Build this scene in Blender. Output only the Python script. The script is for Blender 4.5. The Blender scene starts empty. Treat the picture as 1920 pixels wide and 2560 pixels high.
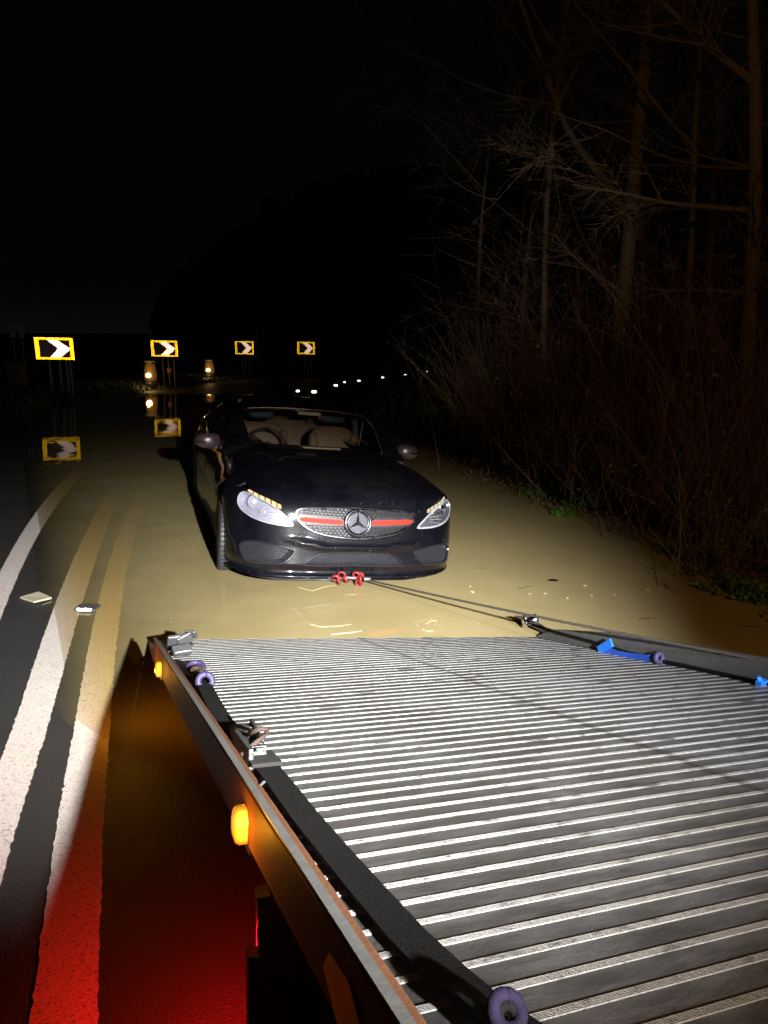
import bpy, bmesh, math, random
import numpy as np
from mathutils import Vector, Matrix
from mathutils.geometry import delaunay_2d_cdt

scene = bpy.context.scene
COL = scene.collection
rng = random.Random(7)

# ------------------------------------------------------------------ camera
F, CX, CY, H = 1848.0, 960.0, 1280.0, 1.7
_up = np.array([.0228, -.976, -.216]); _up /= np.linalg.norm(_up)
_f = np.array([0, 0, 1.0]); _Y = _f - _up * (_f @ _up); _Y /= np.linalg.norm(_Y)
_X = np.cross(_Y, _up); _X = _X if _X[0] > 0 else -_X
CM = np.array([_X, _Y, _up])
CAM = np.array([0, 0, H])

def ray(x, y):
    return CM @ np.array([(x - CX) / F, (y - CY) / F, 1.0])

def gnd(x, y, z=0.0):
    r = ray(x, y)
    return CAM + r * (z - H) / r[2]

def along(x, y, dist):
    r = ray(x, y)
    return CAM + r / r[1] * dist

cam_data = bpy.data.cameras.new('camera')
cam = bpy.data.objects.new('camera', cam_data); COL.objects.link(cam)
cam_data.sensor_fit = 'VERTICAL'; cam_data.sensor_height = 24; cam_data.sensor_width = 18
cam_data.lens = 24 * F / 2560
cam_data.clip_start = 0.05; cam_data.clip_end = 2000
m = Matrix(((CM[0][0], -CM[0][1], -CM[0][2], 0), (CM[1][0], -CM[1][1], -CM[1][2], 0),
            (CM[2][0], -CM[2][1], -CM[2][2], H), (0, 0, 0, 1)))
cam.matrix_world = m
scene.camera = cam

# ------------------------------------------------------------------ world
world = bpy.data.worlds.new('World'); scene.world = world; world.use_nodes = True
nt = world.node_tree; nt.nodes.clear()
wo = nt.nodes.new('ShaderNodeOutputWorld'); bg = nt.nodes.new('ShaderNodeBackground')
tc = nt.nodes.new('ShaderNodeTexCoord'); sp = nt.nodes.new('ShaderNodeSeparateXYZ')
rp = nt.nodes.new('ShaderNodeValToRGB')
nt.links.new(tc.outputs['Generated'], sp.inputs[0]); nt.links.new(sp.outputs[2], rp.inputs[0])
e = rp.color_ramp.elements
e[0].position = 0.0; e[0].color = (.0026, .0032, .0036, 1)
e[1].position = .42; e[1].color = (.0006, .0007, .0007, 1)
k = e.new(.06); k.color = (.0008, .0010, .0011, 1)
bg.inputs['Strength'].default_value = 1.0
nt.links.new(rp.outputs[0], bg.inputs[0]); nt.links.new(bg.outputs[0], wo.inputs[0])

scene.view_settings.view_transform = 'Standard'; scene.view_settings.look = 'None'
scene.view_settings.exposure = 0; scene.view_settings.gamma = 1
scene.view_settings.use_curve_mapping = False
scene.render.engine = 'CYCLES'
cy = scene.cycles
cy.use_denoising = True; cy.max_bounces = 7; cy.transparent_max_bounces = 14
cy.caustics_reflective = False; cy.caustics_refractive = False
cy.sample_clamp_indirect = 3.0; cy.sample_clamp_direct = 0
cy.blur_glossy = 0.3

# ------------------------------------------------------------------ lamps of the recovery truck, and an added sign light
def lookat(o, target):
    d = Vector(target) - o.location
    o.rotation_euler = d.to_track_quat('-Z', 'Y').to_euler()

def spot(name, loc, target, power, color, angle, blend, radius):
    l = bpy.data.lights.new(name, 'SPOT'); l.energy = power; l.color = color
    l.spot_size = math.radians(angle); l.spot_blend = blend; l.shadow_soft_size = radius
    o = bpy.data.objects.new(name, l); COL.objects.link(o); o.location = loc; lookat(o, target)
    return o

def point(name, loc, power, color, radius):
    l = bpy.data.lights.new(name, 'POINT'); l.energy = power; l.color = color; l.shadow_soft_size = radius
    o = bpy.data.objects.new(name, l); COL.objects.link(o); o.location = loc
    return o

LAMP_A = (1.15, -1.00, 2.16)
LAMP_B = (2.35, -0.60, 2.05)
LAMP_C = (2.05, -1.10, 2.95)
wl = spot('work_light_main', LAMP_A, (-1.15, 4.6, 0.0), 7000, (.98, .98, .96), 63, 1.0, .035)
wl.scale = (1.0, .41, 1.0)                     # flood lamp: wide and low beam
LAMP_D = (.86, -1.15, 2.20)
wr = spot('work_light_road', LAMP_D, (-5.6, 24.0, 3.9), 780, (1.0, .95, .88), 58, .6, .04)  # added fill light for the signs and bank twigs, not a truck lamp
wr.scale = (1.0, .46, 1.0)
spot('work_light_deck', LAMP_B, (1.10, 2.70, .45), 1150, (.80, .86, 1.0), 33, 1.0, .05)
point('beacon_light', LAMP_C, 240, (1.0, .50, .16), .06)

# ------------------------------------------------------------------ helpers
def link(o, parent=None):
    COL.objects.link(o)
    if parent is not None:
        o.parent = parent
    return o

def tag(o, label=None, cat=None, group=None, kind=None):
    if label: o['label'] = label
    if cat: o['category'] = cat
    if group: o['group'] = group
    if kind: o['kind'] = kind
    return o

def empty(name, loc=(0, 0, 0), rz=0.0):
    o = bpy.data.objects.new(name, None); COL.objects.link(o)
    o.location = loc; o.rotation_euler = (0, 0, rz); o.empty_display_size = .2
    return o

def mesh_obj(name, verts, faces, mat, parent=None, smooth=False, normals=None, auto=None):
    me = bpy.data.meshes.new(name)
    me.from_pydata([tuple(map(float, v)) for v in verts], [], [tuple(map(int, f)) for f in faces])
    me.update()
    if mat is not None: me.materials.append(mat)
    if smooth: me.shade_smooth()
    if auto is not None:
        me.shade_smooth(); me.set_sharp_from_angle(angle=math.radians(auto))
    if normals is not None:
        me.shade_smooth(); me.normals_split_custom_set_from_vertices([tuple(map(float, n)) for n in normals])
    return link(bpy.data.objects.new(name, me), parent)

class MB:
    """collects simple solids into one mesh"""
    def __init__(s): s.v = []; s.f = []
    def add(s, vs, fs):
        b = len(s.v); s.v += [tuple(map(float, v)) for v in vs]; s.f += [tuple(b + i for i in f) for f in fs]
    def box(s, c, size, rot=None):
        hx, hy, hz = (q / 2 for q in size); vs = []
        for x, y, z in ((-1,-1,-1),(1,-1,-1),(1,1,-1),(-1,1,-1),(-1,-1,1),(1,-1,1),(1,1,1),(-1,1,1)):
            p = Vector((x*hx, y*hy, z*hz))
            if rot is not None: p = rot @ p
            vs.append(tuple(p + Vector(c)))
        s.add(vs, [(0,3,2,1),(4,5,6,7),(0,1,5,4),(1,2,6,5),(2,3,7,6),(3,0,4,7)])
    def bar(s, a, b, w, t, upv=(0, 0, 1)):
        a = Vector(a); b = Vector(b); d = (b - a).normalized(); u = Vector(upv)
        sd = d.cross(u).normalized(); u = sd.cross(d)
        vs = [tuple(p + sd*i*w/2 + u*j*t/2) for p in (a, b) for i, j in ((-1,-1),(1,-1),(1,1),(-1,1))]
        s.add(vs, [(0,1,2,3),(7,6,5,4),(0,4,5,1),(1,5,6,2),(2,6,7,3),(3,7,4,0)])
    def tube(s, pts, rad, n=8, cap=True):
        pts = [Vector(p) for p in pts]; rr = rad if isinstance(rad, (list, tuple)) else [rad]*len(pts)
        b = len(s.v); prev = None
        for i, p in enumerate(pts):
            d = (pts[min(i+1, len(pts)-1)] - pts[max(i-1, 0)])
            d = d.normalized() if d.length > 1e-9 else Vector((0, 0, 1))
            if prev is None:
                a = d.cross(Vector((0, 0, 1)))
                if a.length < 1e-3: a = d.cross(Vector((1, 0, 0)))
            else:
                a = prev - d * prev.dot(d)
            a.normalize(); prev = a; c = d.cross(a)
            for j in range(n):
                t = 2*math.pi*j/n
                s.v.append(tuple(p + (a*math.cos(t) + c*math.sin(t))*rr[i]))
        for i in range(len(pts)-1):
            for j in range(n):
                k = (j+1) % n
                s.f.append((b+i*n+j, b+i*n+k, b+(i+1)*n+k, b+(i+1)*n+j))
        if cap and n > 2:
            s.f.append(tuple(b+j for j in reversed(range(n))))
            s.f.append(tuple(b+(len(pts)-1)*n+j for j in range(n)))
    def lathe(s, prof, n=24, origin=(0, 0, 0), axis=(0, 0, 1)):
        ax = Vector(axis).normalized(); o = Vector(origin)
        a = ax.cross(Vector((1, 0, 0)));
        if a.length < 1e-3: a = ax.cross(Vector((0, 1, 0)))
        a.normalize(); c = ax.cross(a); b = len(s.v)
        for r, h in prof:
            for j in range(n):
                t = 2*math.pi*j/n
                s.v.append(tuple(o + ax*h + (a*math.cos(t) + c*math.sin(t))*r))
        for i in range(len(prof)-1):
            for j in range(n):
                k = (j+1) % n
                s.f.append((b+i*n+j, b+i*n+k, b+(i+1)*n+k, b+(i+1)*n+j))
        s.f.append(tuple(b+j for j in reversed(range(n)))); s.f.append(tuple(b+(len(prof)-1)*n+j for j in range(n)))
    def torus(s, c, R, r, axis=(0, 0, 1), n=20, m=8, arc=(0, 2*math.pi), scale2=1.0):
        ax = Vector(axis).normalized(); a = ax.cross(Vector((1, 0, 0)))
        if a.length < 1e-3: a = ax.cross(Vector((0, 1, 0)))
        a.normalize(); d = ax.cross(a)
        pts = [Vector(c) + (a*math.cos(t) + d*scale2*math.sin(t))*R for t in np.linspace(arc[0], arc[1], n)]
        s.tube(pts, r, m)
    def sphere(s, c, r, n=12, m=8, sc=(1, 1, 1)):
        b = len(s.v)
        for i in range(m+1):
            th = math.pi*i/m
            for j in range(n):
                t = 2*math.pi*j/n
                s.v.append((c[0]+r*sc[0]*math.sin(th)*math.cos(t), c[1]+r*sc[1]*math.sin(th)*math.sin(t), c[2]+r*sc[2]*math.cos(th)))
        for i in range(m):
            for j in range(n):
                k = (j+1) % n
                s.f.append((b+i*n+j, b+(i+1)*n+j, b+(i+1)*n+k, b+i*n+k))
    def build(s, name, mat, parent=None, smooth=False, auto=None, bevel=0):
        o = mesh_obj(name, s.v, s.f, mat, parent, smooth=smooth, auto=auto)
        if bevel:
            md = o.modifiers.new('bevel', 'BEVEL'); md.width = bevel; md.segments = 2; md.limit_method = 'ANGLE'
        return o

# ------------------------------------------------------------------ materials
def new_mat(name):
    mt = bpy.data.materials.new(name); mt.use_nodes = True
    mt.node_tree.nodes.clear()
    out = mt.node_tree.nodes.new('ShaderNodeOutputMaterial')
    return mt, mt.node_tree, out

class N:
    def __init__(s, nt): s.nt = nt
    def n(s, t, **kw):
        nd = s.nt.nodes.new('ShaderNode' + t)
        for k, v in kw.items():
            if k.startswith('_'): setattr(nd, k[1:], v)
            else:
                key = int(k[1:]) if k[0] == 'i' and k[1:].isdigit() else k.replace('__', ' ')
                if hasattr(v, 'links') or isinstance(v, bpy.types.NodeSocket): s.nt.links.new(v, nd.inputs[key])
                else: nd.inputs[key].default_value = v
        return nd
    def link(s, a, b): s.nt.links.new(a, b)
    def math(s, op, a, b=None, c=None, clamp=False):
        nd = s.nt.nodes.new('ShaderNodeMath'); nd.operation = op; nd.use_clamp = clamp
        for i, v in enumerate((a, b, c)):
            if v is None: continue
            if isinstance(v, bpy.types.NodeSocket): s.link(v, nd.inputs[i])
            else: nd.inputs[i].default_value = v
        return nd.outputs[0]
    def noise(s, scale, detail=4, rough=.55, vec=None, dist=0.0):
        nd = s.n('TexNoise'); nd.inputs['Scale'].default_value = scale; nd.inputs['Detail'].default_value = detail
        nd.inputs['Roughness'].default_value = rough; nd.inputs['Distortion'].default_value = dist
        if vec is not None: s.link(vec, nd.inputs['Vector'])
        return nd
    def ramp(s, fac, stops):
        nd = s.nt.nodes.new('ShaderNodeValToRGB'); s.link(fac, nd.inputs[0]); el = nd.color_ramp.elements
        while len(el) < len(stops): el.new(.5)
        for i, (p, c) in enumerate(stops):
            el[i].position = p; el[i].color = c if len(c) == 4 else (*c, 1)
        return nd.outputs[0]
    def mix(s, fac, a, b):
        nd = s.nt.nodes.new('ShaderNodeMix'); nd.data_type = 'RGBA'
        for i, v in ((0, fac), (6, a), (7, b)):
            if isinstance(v, bpy.types.NodeSocket): s.link(v, nd.inputs[i])
            else: nd.inputs[i].default_value = v if i == 0 else (*v, 1)
        return nd.outputs[2]
    def bump(s, h, strength, dist, normal=None):
        nd = s.nt.nodes.new('ShaderNodeBump'); nd.inputs['Strength'].default_value = strength
        nd.inputs['Distance'].default_value = dist; s.link(h, nd.inputs['Height'])
        if normal is not None: s.link(normal, nd.inputs['Normal'])
        return nd.outputs[0]
    def pos(s): return s.nt.nodes.new('ShaderNodeNewGeometry').outputs['Position']
    def mapping(s, vec, scale=(1,1,1), rot=(0,0,0)):
        nd = s.nt.nodes.new('ShaderNodeMapping'); s.link(vec, nd.inputs[0]); nd.inputs['Scale'].default_value = scale
        nd.inputs['Rotation'].default_value = rot; return nd.outputs[0]

def simple(name, col, rough=.6, metal=0.0, var=.25, nscale=18, bump=.15, coat=0.0, emit=None, estr=0, spec=.5):
    mt, nt, out = new_mat(name); g = N(nt)
    ps = g.pos(); nz = g.noise(nscale, 5, .6, ps)
    c = g.mix(nz.outputs[0], tuple(x*(1-var) for x in col), tuple(min(1, x*(1+var)) for x in col))
    b = g.n('BsdfPrincipled', Base__Color=c, Metallic=metal)
    b.inputs['Specular IOR Level'].default_value = spec
    rr = g.math('MULTIPLY_ADD', nz.outputs[0], .25, rough-.12, True); g.link(rr, b.inputs['Roughness'])
    if coat: b.inputs['Coat Weight'].default_value = coat; b.inputs['Coat Roughness'].default_value = .06
    if bump:
        nz2 = g.noise(nscale*6, 3, .6, ps); g.link(g.bump(nz2.outputs[0], bump, .01), b.inputs['Normal'])
    if emit: b.inputs['Emission Color'].default_value = (*emit, 1); b.inputs['Emission Strength'].default_value = estr
    g.link(b.outputs[0], out.inputs[0])
    return mt

M = {}
M['rubber'] = simple('rubber', (.018, .018, .018), .7, nscale=30)
M['black_plastic'] = simple('black_plastic', (.012, .012, .013), .4)
M['chrome'] = simple('chrome', (.75, .76, .80), .16, 1.0, var=.05, bump=0.02)
M['dark_chrome'] = simple('dark_chrome', (.10, .10, .12), .25, 1.0, var=.1, bump=0.02)
M['steel'] = simple('steel', (.26, .26, .28), .42, .85, nscale=40, bump=.3)
M['rusty'] = simple('rusty', (.040, .024, .015), .8, .3, nscale=40, bump=.3)
M['galv'] = simple('galvanised', (.07, .073, .07), .5, .6, nscale=14, bump=.2)
M['red_hook'] = simple('red_hook_paint', (.24, .02, .02), .4, var=.6, nscale=60, coat=.4)
M['red_trim'] = simple('red_trim', (.62, .022, .010), .55, var=.05, bump=0, spec=.2)
M['purple_dark'] = simple('dirty_purple_rubber', (.014, .010, .026), .7, var=.5, nscale=90, bump=.4, spec=.1)  # darker copy of the purple: weak light on the nearest ring, painted in
M['purple'] = simple('purple_rubber', (.030, .021, .070), .6, var=.25, nscale=50)
M['blue'] = simple('blue_webbing', (.02, .08, .50), .6, nscale=60)
M['blue_plastic'] = simple('blue_plastic', (.02, .18, .75), .4, nscale=30)
M['webbing'] = simple('black_webbing', (.005, .0048, .0045), .85, nscale=50, bump=.4, spec=.15)
M['webbing_worn'] = simple('worn_webbing', (.006, .0056, .005), .8, nscale=60, bump=.5)
M['tan_leather'] = simple('tan_leather', (.20, .11, .058), .5, var=.15, nscale=6)
M['dark_cloth'] = simple('dark_interior', (.03, .035, .04), .6)
M['dark_cloth2'] = simple('door_card_fabric', (.10, .085, .07), .6)
M['belt'] = simple('belt_fabric', (.13, .13, .13), .6)
M['dash'] = simple('dashboard', (.02, .016, .014), .5)
M['dash_tan'] = simple('pale_trim', (.45, .32, .2), .5)
M['post'] = simple('sign_post', (.17, .17, .18), .6, .2)
M['wood'] = simple('painted_timber', (.06, .04, .014), .8)
M['bark'] = simple('bark', (.13, .10, .055), .9, var=.5, nscale=5, bump=.6)
M['twig'] = simple('twig', (.085, .058, .036), .85, var=.5, nscale=3, bump=0)
M['twig_red'] = simple('red_twig', (.09, .042, .028), .85, var=.5, nscale=3, bump=0)
M['twig_pale'] = simple('pale_twig', (.22, .18, .10), .85, var=.4, nscale=3, bump=0)
M['dead_leaf'] = simple('dead_leaf', (.16, .09, .03), .7, var=.4, nscale=8)
M['paper'] = simple('soggy_paper', (.42, .38, .27), .6, var=.12)
M['black_paint'] = simple('black_chassis', (.010, .009, .009), .5)
M['foam'] = simple('foam', (.5, .44, .3), .5)

def leaf_mat(name, c1, c2):
    mt, nt, out = new_mat(name); g = N(nt)
    oi = g.pos(); nz = g.noise(9, 3, .7, oi)
    c = g.ramp(nz.outputs[0], [(.35, c1), (.65, c2)])
    d = g.n('BsdfPrincipled', Base__Color=c, Roughness=.45)
    t = g.n('BsdfTranslucent', Color=c); mx = g.n('MixShader', i0=.25)
    g.link(d.outputs[0], mx.inputs[1]); g.link(t.outputs[0], mx.inputs[2]); g.link(mx.outputs[0], out.inputs[0])
    return mt
M['leaf'] = leaf_mat('green_leaf', (.06, .15, .015), (.16, .32, .04))
M['ivy'] = leaf_mat('bramble_leaf', (.04, .07, .015), (.13, .13, .03))
M['grass'] = leaf_mat('grass_blade', (.014, .022, .006), (.036, .045, .014))

# car paint: near-black, wet, with fine road film
def paint():
    mt, nt, out = new_mat('car_paint'); g = N(nt); ps = g.pos()
    n1 = g.noise(5, 4, .6, ps); n2 = g.noise(160, 2, .5, ps)
    film = g.ramp(n1.outputs[0], [(.35, (.002, .002, .004)), (.75, (.006, .006, .0095))])
    b = g.n('BsdfPrincipled', Base__Color=film)
    r = g.math('MULTIPLY_ADD', n1.outputs[0], .20, .34); g.link(r, b.inputs['Roughness'])
    b.inputs['Specular IOR Level'].default_value = .09
    b.inputs['Coat Weight'].default_value = .9; b.inputs['Coat Roughness'].default_value = .065
    v = g.n('TexVoronoi', Vector=ps, Scale=85.0); v.inputs['Randomness'].default_value = 1
    d = g.ramp(v.outputs['Distance'], [(.0, (1,1,1)), (.22, (0,0,0))])
    sel = g.ramp(g.noise(14, 3, .6, ps).outputs[0], [(.52, (0,0,0)), (.62, (1,1,1))])
    h = g.n('Mix', _data_type='RGBA', _blend_type='MULTIPLY'); h.inputs[0].default_value = 1
    g.link(d, h.inputs[6]); g.link(sel, h.inputs[7])
    bm = g.bump(h.outputs[2], .55, .003)
    g.link(bm, b.inputs['Normal']); g.link(bm, b.inputs['Coat Normal'])
    g.link(b.outputs[0], out.inputs[0]); return mt
M['paint'] = paint()

def two_sided_fresnel(g, ior, normal=None):
    bf = g.nt.nodes.new('ShaderNodeNewGeometry').outputs['Backfacing']
    i_ = g.math('MULTIPLY_ADD', bf, 1.0/ior-ior, ior); fr = g.n('Fresnel', IOR=i_)
    if normal is not None: g.link(normal, fr.inputs['Normal'])
    return fr
def glass(name, tint, gloss_r=.02, ior=1.5, extra=0.0):
    mt, nt, out = new_mat(name); g = N(nt)
    fr = two_sided_fresnel(g, ior); fac = g.math('ADD', fr.outputs[0], extra, None, True)
    t = g.n('BsdfTransparent', Color=(*tint, 1)); gl = g.n('BsdfGlossy', Roughness=gloss_r)
    mx = g.n('MixShader', i0=fac); g.link(t.outputs[0], mx.inputs[1]); g.link(gl.outputs[0], mx.inputs[2])
    g.link(mx.outputs[0], out.inputs[0]); return mt
M['glass'] = glass('window_glass', (.62, .66, .66))
M['side_glass'] = glass('side_window_glass', (.25, .27, .28))
M['lens'] = glass('headlight_lens', (.95, .95, .97), .04, 1.5, .03)
M['water_film'] = glass('drop', (.75, .75, .8), .16, 1.5, .28)

def retro(name, col, gain=9.0, alpha=.46, base=.25):
    """retroreflective sheeting: glossy lobe centred on the incoming direction"""
    mt, nt, out = new_mat(name); g = N(nt)
    geo = g.n('NewGeometry')
    gl = g.n('BsdfGlossy', Color=(*[c*gain for c in col], 1), Roughness=alpha); gl.distribution = 'GGX'
    g.link(geo.outputs['Incoming'], gl.inputs['Normal'])
    d = g.n('BsdfDiffuse', Color=(*[c*base for c in col], 1))
    a = g.n('AddShader'); g.link(gl.outputs[0], a.inputs[0]); g.link(d.outputs[0], a.inputs[1])
    g.link(a.outputs[0], out.inputs[0]); return mt
M['retro_yellow'] = retro('yellow_sheeting', (1.0, .62, .01))
M['retro_white'] = retro('white_sheeting', (1.0, .80, .76))
M['retro_black'] = retro('black_sheeting', (.005, .003, .004))
M['retro_stud'] = retro('stud_reflector', (1, 1, 1), 4.5, .25, .5)
M['retro_marker'] = simple('amber_reflector', (1.0, .72, .05), .4, var=.3)

def emis(name, col, s):
    mt, nt, out = new_mat(name); g = N(nt); b = g.n('Emission', Color=(*col, 1), Strength=s)
    g.link(b.outputs[0], out.inputs[0]); return mt
M['amber_core'] = emis('amber_bulb', (1.0, .48, .03), 9)
M['amber_lens'] = None
def lens_emit(name, col, s, ecol):
    mt, nt, out = new_mat(name); g = N(nt)
    b = g.n('BsdfPrincipled', Base__Color=(*col, 1), Roughness=.2)
    lw = g.n('LayerWeight', Blend=.35); f = g.math('SUBTRACT', 1.0, lw.outputs['Facing']); f = g.math('POWER', f, 5.0)
    b.inputs['Emission Color'].default_value = (*ecol, 1); g.link(g.math('MULTIPLY_ADD', f, s, .55), b.inputs['Emission Strength'])
    b.inputs['Coat Weight'].default_value = 1
    g.link(b.outputs[0], out.inputs[0]); return mt
M['amber_lens'] = lens_emit('amber_lamp_lens', (.5, .14, .01), 5.0, (1.0, .36, .02))
M['led'] = emis('running_light', (1.0, .66, .30), 1.6)
M['led2'] = emis('running_light_pale', (1.0, .88, .62), .8)
M['lantern'] = emis('lantern_bulb', (1.0, .68, .25), 14)
M['red_lamp'] = emis('red_lamp_glow', (1.0, .01, .02), 2.2)
M['red_lens'] = emis('far_red_lamp', (1.0, .10, .02), .35)
M['white_lamp'] = emis('work_lamp_face', (1, .95, .88), 20)

# ------------------------------------------------------------------ ground, flood water
ND = np.array([.893, .450]); SH = np.array([-2.0, 4.14]); SLOPE = .074
def sstep(a, b, x):
    t = np.clip((x-a)/(b-a), 0, 1); return t*t*(3-2*t)
BANK = [(2.75, -6), (2.8, 5.0), (2.72, 6.0), (2.35, 7.4), (1.75, 8.4), (1.25, 10.2), (.75, 12.0), (.0, 15), (-.8, 19), (-.6, 26), (.6, 34), (3.4, 44), (9, 58), (22, 80)]
VERGE = [(-4.9, -6), (-6.2, 6), (-8.5, 16), (-8.5, 20), (-8.9, 24), (-8.5, 28), (-8.0, 32), (-7.0, 40), (-4.2, 48), (3, 62), (14, 80)]
def bank_x(y): return np.interp(y, [p[1] for p in BANK], [p[0] for p in BANK])
def verge_x(y): return np.interp(y, [p[1] for p in VERGE], [p[0] for p in VERGE])
def ground_z(x, y):
    x = np.asarray(x, float); y = np.asarray(y, float)
    d = ND[0]*(x-SH[0]) + ND[1]*(y-SH[1])
    z = -SLOPE*d
    z = np.where(z > .02, .02 + .18*np.tanh((z-.02)/.18), z)
    z = np.where(z < -.10, -.10 - .22*np.tanh((-z-.10)/.22), z)
    z = z*(1-sstep(20, 27, y)) + (.02+.0022*np.clip(y-27, 0, 200))*sstep(20, 27, y)
    z = z + .07*(1-sstep(2.0, 3.2, y))
    b = x - bank_x(y); z = z + sstep(-.25, 1.0, b)*(.42 - z*0.9) + np.clip(b-1.0, 0, 40)*.05
    w = verge_x(y) - x; z = z + sstep(-.2, .9, w)*(.16 - z*.8) + np.clip(w-1.0, 0, 60)*.012
    r = np.sqrt(x*x+y*y)
    return z + .0*r

def grid_obj(name, xs, ys, zf, mat, attr=None):
    XX, YY = np.meshgrid(xs, ys); ZZ = zf(XX, YY)
    v = np.stack([XX.ravel(), YY.ravel(), ZZ.ravel()], 1); nx = len(xs); ny = len(ys)
    i = np.arange((ny-1)*(nx-1)); r = i // (nx-1); c = i % (nx-1); a = r*nx + c
    f = np.stack([a, a+1, a+nx+1, a+nx], 1)
    o = mesh_obj(name, v, f, mat, smooth=True)
    if attr:
        at = o.data.attributes.new(attr[0], 'FLOAT', 'POINT'); at.data.foreach_set('value', attr[1](v[:, 0], v[:, 1]).astype(np.float32))
    return o

def ground_material():
    mt, nt, out = new_mat('asphalt_and_verge'); g = N(nt); ps = g.pos()
    at = g.n('Attribute', _attribute_name='verge')
    n1 = g.noise(3, 5, .6, ps); n2 = g.noise(140, 3, .7, ps); v = g.n('TexVoronoi', Vector=ps, Scale=130.0)
    asp = g.mix(n2.outputs[0], (.010, .010, .011), (.044, .043, .042))
    asp2 = g.mix(g.math('MULTIPLY', n1.outputs[0], .6), asp, (.025, .024, .022))
    soil = g.ramp(g.noise(7, 6, .7, ps).outputs[0], [(.3, (.012, .014, .006)), (.55, (.035, .032, .016)), (.8, (.05, .055, .02))])
    c = g.mix(at.outputs['Fac'], asp2, soil)
    b = g.n('BsdfPrincipled', Base__Color=c)
    g.link(g.math('MULTIPLY_ADD', n1.outputs[0], .35, .38), b.inputs['Roughness'])
    b.inputs['Specular IOR Level'].default_value = .45
    h = g.math('ADD', n2.outputs[0], g.math('MULTIPLY', v.outputs['Distance'], .8))
    g.link(g.bump(h, .6, .005), b.inputs['Normal'])
    g.link(b.outputs[0], out.inputs[0]); return mt
def verge_attr(x, y):
    return np.maximum(sstep(-.05, .35, x-bank_x(y)), sstep(-.05, .3, verge_x(y)-x))
xs = np.unique(np.concatenate([np.linspace(-400, -40, 19), np.linspace(-40, -12, 29), np.linspace(-12, 14, 157), np.linspace(14, 60, 24), np.linspace(60, 400, 18)]))
ys = np.unique(np.concatenate([np.linspace(-60, -6, 19), np.linspace(-6, 30, 217), np.linspace(30, 90, 61), np.linspace(90, 700, 31)]))
ground = grid_obj('ground', xs, ys, ground_z, ground_material(), ('verge', verge_attr)); ground['kind'] = 'structure'

def water_material():
    mt, nt, out = new_mat('muddy_flood_water'); g = N(nt); ps = g.pos()
    at = g.n('Attribute', _attribute_name='depth')
    n1 = g.noise(1.3, 4, .6, ps, 1.2); n0 = g.noise(.5, 3, .6, ps, .6)
    mud = g.mix(n1.outputs[0], (.42, .345, .165), (.57, .475, .24))
    mud = g.mix(g.math('MULTIPLY', n0.outputs[0], .5), mud, (.44, .335, .15))
    vf = g.n('TexVoronoi', Vector=g.mapping(ps, (1, 1.0, 1)), Scale=7.0); fl = g.ramp(vf.outputs['Distance'], [(.035, (1,)*3), (.05, (0,)*3)]); sel = g.ramp(g.noise(2.3, 2, .5, ps).outputs[0], [(.50, (0,)*3), (.56, (.85,)*3)])
    fm = g.n('Mix', _data_type='RGBA', _blend_type='MULTIPLY'); fm.inputs[0].default_value = 1; g.link(fl, fm.inputs[6]); g.link(sel, fm.inputs[7])
    mud = g.mix(fm.outputs[2], mud, (.10, .075, .035))
    kd = g.math('MULTIPLY', at.outputs['Fac'], g.math('MULTIPLY_ADD', n1.outputs[0], 10, 10))
    op = g.math('SUBTRACT', 1.0, g.math('EXPONENT', g.math('MULTIPLY', kd, -1.0)))
    dif = g.n('BsdfDiffuse', Color=mud)
    tint = g.mix(g.math('MULTIPLY', at.outputs['Fac'], 30, None, True), (1, 1, 1), (.92, .70, .25))
    tr = g.n('BsdfTransparent', Color=tint)
    body = g.n('MixShader', i0=op); g.link(tr.outputs[0], body.inputs[1]); g.link(dif.outputs[0], body.inputs[2])
    # slow ripples: long gentle ones plus fine ones
    w1 = g.noise(2.2, 3, .5, g.mapping(ps, (1, .6, 1))); w2 = g.noise(11, 3, .5, g.mapping(ps, (1, .45, 1)))
    w3 = g.noise(34, 3, .6, g.mapping(ps, (1, .5, 1))); h = g.math('ADD', w1.outputs[0], g.math('MULTIPLY_ADD', w2.outputs[0], .14, g.math('MULTIPLY', w3.outputs[0], .018)))
    bm = g.bump(h, .13, .02)
    gl = g.n('BsdfGlossy', Roughness=.015); g.link(bm, gl.inputs['Normal'])
    fr = two_sided_fresnel(g, 1.33, bm)
    mx = g.n('MixShader', i0=fr.outputs[0]); g.link(body.outputs[0], mx.inputs[1]); g.link(gl.outputs[0], mx.inputs[2])
    g.link(mx.outputs[0], out.inputs[0]); return mt
wx = np.unique(np.concatenate([np.linspace(-14, 8, 177)])); wy = np.unique(np.concatenate([np.linspace(-4, 14, 145), np.linspace(14, 34, 60)]))
water = grid_obj('flood_water', wx, wy, lambda x, y: x*0, water_material(), ('depth', lambda x, y: np.clip(-ground_z(x, y), 0, 1)))
water['kind'] = 'structure'

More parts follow.
